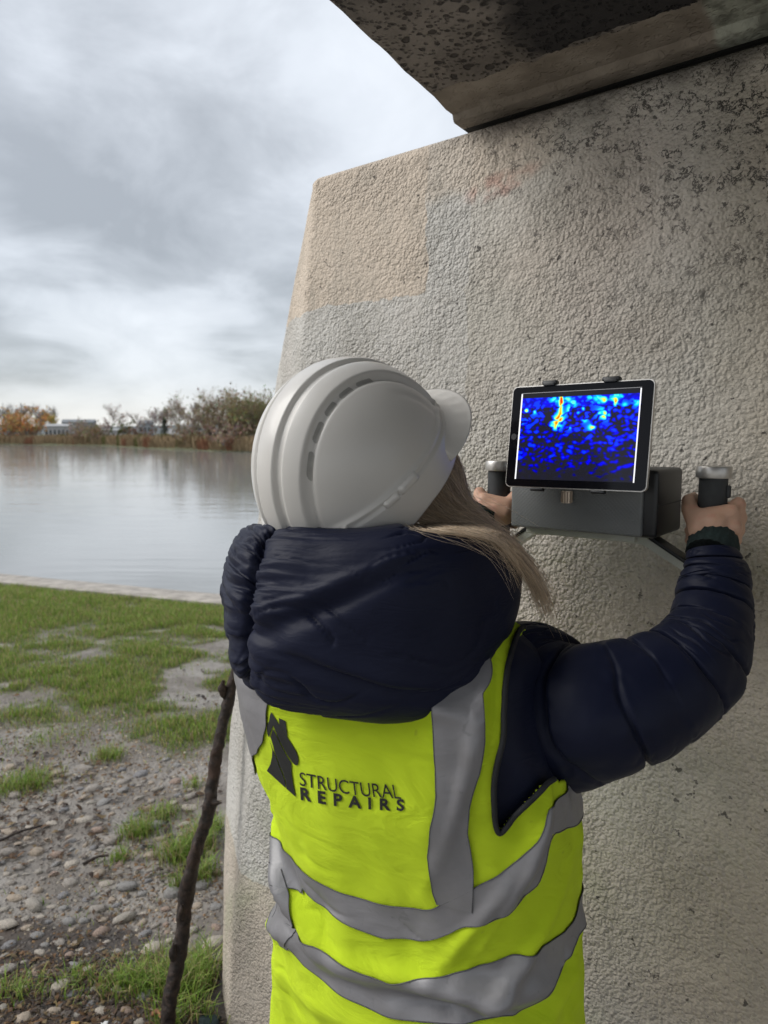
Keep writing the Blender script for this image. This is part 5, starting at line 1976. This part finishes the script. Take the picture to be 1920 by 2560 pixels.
def build_hat():
    global hat
    nlo, nla = 260, 120
    V = []
    for j in range(nla):
        t = j / (nla - 1)
        for i in range(nlo):
            lon = 2 * math.pi * i / nlo
            back = max(0, -math.cos(lon))
            lat0 = rad(-8) - rad(8) * back ** 1.2
            lat = lat0 + (math.pi / 2 - lat0) * t
            V.append(hat_surface(lon, min(lat, math.pi / 2 - .001)))
    F = []
    for j in range(nla - 1):
        for i in range(nlo):
            k = (i + 1) % nlo
            F.append((j * nlo + i, j * nlo + k, (j + 1) * nlo + k, (j + 1) * nlo + i))
    F.append(tuple((nla - 1) * nlo + i for i in range(nlo)))
    W = [tuple(HAT_C + HAT_Q @ v) for v in V]
    hat = mk('hard_hat', W, F, HATM, person)
    md_ = hat.modifiers.new('thick', 'SOLIDIFY')
    md_.thickness = .0028
    md_.offset = -1
    # peak
    V = []
    n, k = 70, 16
    for i in range(n):
        lon = rad(-66 + 132 * i / (n - 1))
        c = max(0, math.cos(lon * 90 / 68))
        ln = .052 * c ** .7
        for j in range(k):
            s = j / (k - 1)
            r = Vector((LX * math.cos(lon), LY * math.sin(lon), 0))
            o = Vector((math.cos(lon), math.sin(lon) * .75, 0)).normalized()
            lift = .014 * (1 - s) ** 2 - .006 * s - .006 * s * s - .010 * (math.sin(lon) ** 2) * s
            rib = .0012 * max(0, math.sin(lon * 38)) * sm(s, .35, .5) * (1 - sm(s, .75, .85))
            V.append(r * .985 + o * (ln * s + .004) + Vector((0, 0, lift + .008 + rib)))
    pk = mk('peak', [tuple(HAT_C + HAT_Q @ v - PBASE) for v in V], gridf(n, k, flip=True), HATM, hat, world=False)
    md_ = pk.modifiers.new('thick', 'SOLIDIFY')
    md_.thickness = .0032
    # vent slots in the channels both sides
    vm = simple('vent_slot_shadow', (.34, .33, .305), .6, .1, 60)
    lipm = HATM
    for sy in (-1, 1):
        for (x0, x1) in ((.062, .036), (.027, .004), (-.006, -.028), (-.038, -.064), (-.074, -.100)):
            Vs = []
            nn = 14
            for i in range(nn):
                x = x0 + (x1 - x0) * i / (nn - 1)
                e = min(1, math.sin(math.pi * (i + .35) / (nn - .3)) * 3) ** .6
                for q in (-1, -.5, 0, .5, 1):
                    y = sy * (.0640 + q * .0032 * e)
                    zz2 = 1 - (x / LX) ** 2 - (y / LY) ** 2
                    z = LZ * math.sqrt(max(zz2, 0))
                    nrm = Vector((x / LX ** 2, y / LY ** 2, z / LZ ** 2)).normalized()
                    Vs.append(Vector((x, y, z)) + nrm * (hat_disp(x, y, z) + .0009 - .0004 * abs(q)))
            mk('vent_slot', [tuple(HAT_C + HAT_Q @ v - PBASE) for v in Vs], gridf(nn, 5), vm, hat, world=False)
    # accessory slot clip on the rim, both sides, and rear rain gutter piece
    for lon0, wd, hh in ((-96, 7, .013), (-108, 5, .010), (96, 7, .013), (108, 5, .010), (-146, 13, .012), (146, 13, .012)):
        Vs = []
        for i in range(9):
            lon = rad(lon0 + wd * (i / 8 - .5) * 2)
            for q in range(6):
                lat = math.asin((.018 + hh * q / 5) / LZ)
                bul = .0062 + (.0035 if 0 < q < 5 and 0 < i < 8 else -.004)
                p = Vector((LX * math.cos(lat) * math.cos(lon), LY * math.cos(lat) * math.sin(lon), LZ * math.sin(lat)))
                nrm = Vector((p.x / LX ** 2, p.y / LY ** 2, p.z / LZ ** 2)).normalized()
                Vs.append(p + nrm * bul)
        mk('rim_clip', [tuple(HAT_C + HAT_Q @ v - PBASE) for v in Vs], gridf(9, 6, flip=True), HATM, hat, world=False)
    tag(hat, 'scuffed white hard hat with vents and short peak')


build_hat()

# --- hair: long fair hair falling from under the hat across the hood
def build_hair():
    R = random.Random(8)
    up_g = [(965, 955, 1.11), (993, 1010, 1.09), (1012, 1070, 1.065), (1055, 1122, 1.035), (1110, 1172, 1.0), (1152, 1225, .985), (1182, 1290, .975), (1199, 1350, .97)]
    lo_g = [(830, 1075, .99), (882, 1130, .965), (940, 1148, .95), (1010, 1156, .93), (1070, 1170, .92), (1115, 1220, .93), (1148, 1275, .945), (1172, 1340, .955)]
    V, F, C = [], [], []
    n = 15
    for s in range(1450):
        w = R.random() ** .8
        fly = R.random() < .18
        jit = 10 if not fly else 40
        o1, o2 = R.gauss(0, jit * .5), R.gauss(0, jit)
        end = 1 - .5 * R.random() ** 1.1 if R.random() < .75 else R.uniform(.35, .85)
        if w > .45: end *= R.uniform(.9, 1.0)
        dz = R.uniform(0, .02)
        pts = []
        ph = R.uniform(0, 6)
        for i in range(n):
            t = i / (n - 1) * end * 7
            a, b_ = spl(np.arange(8), lo_g, t), spl(np.arange(8), up_g, t)
            ww = w + .05 * math.sin(t * 1.3 + ph)
            u, v, Y = a + (b_ - a) * ww
            k = i / (n - 1)
            u += o1 * k + o2 * k * k * .8 + 2 * math.sin(t * 2 + ph)
            v += o2 * .4 * k - o1 * .4 * k + (o2 * .5 * k * k if fly else 0)
            r = ray(u, v)
            h = HB.ray_cast(CAMV, r.normalized())
            P = at(u, v, Y + dz)
            if h[0] is not None and h[0].y < P.y + .004:
                P = h[0] + h[1] * 0 - r.normalized() * (.003 + dz * .45)
            pts.append(P)
        rr = R.uniform(.0003, .0006) if not fly else .00026
        base = R.choice([(.54, .40, .265), (.64, .50, .34), (.37, .27, .18), (.74, .60, .44), (.54, .42, .30)])
        kk = len(V)
        for i, P in enumerate(pts):
            T = (pts[min(i + 1, n - 1)] - pts[max(i - 1, 0)]).normalized()
            vw = (P - CAMV).normalized()
            s1 = T.cross(vw).normalized()
            wd = rr * (1 - .6 * (i / (n - 1)) ** 2)
            for q in range(3):
                an = 2 * math.pi * q / 3 + s
                V.append(tuple(P + (s1 * math.cos(an) + T.cross(s1) * math.sin(an)) * wd))
                f = 1.0 + .3 * i / (n - 1)
                C.append(tuple(c * f for c in base))
        for i in range(n - 1):
            for q in range(3):
                q2 = (q + 1) % 3
                F.append((kk + i * 3 + q, kk + i * 3 + q2, kk + (i + 1) * 3 + q2, kk + (i + 1) * 3 + q))
    m = attr_mat('fair_hair', .42, spec=.5)
    mk('hair', V, F, m, person, cols=C)
    # cap of hair over the skull, under the hat
    hm = simple('hair_cap', (.30, .225, .155), .5, .3, 90, .5, .003, 120)
    V = []
    na, nb = 40, 20
    for i in range(na):
        a = 2 * math.pi * i / na
        for j in range(nb):
            la = rad(-62 + 150 * j / (nb - 1))
            d = HF * math.cos(a) * .098 + HRT * math.sin(a) * .094
            if math.cos(a) > .45 and la < rad(10):
                d *= .72
            V.append(tuple(HEAD - HF * .006 + d * math.cos(la) + Vector((0, 0, .118 * math.sin(la) + .01))))
    mk('hair_cap', V, gridf(na, nb, True, False), hm, person)


build_hair()
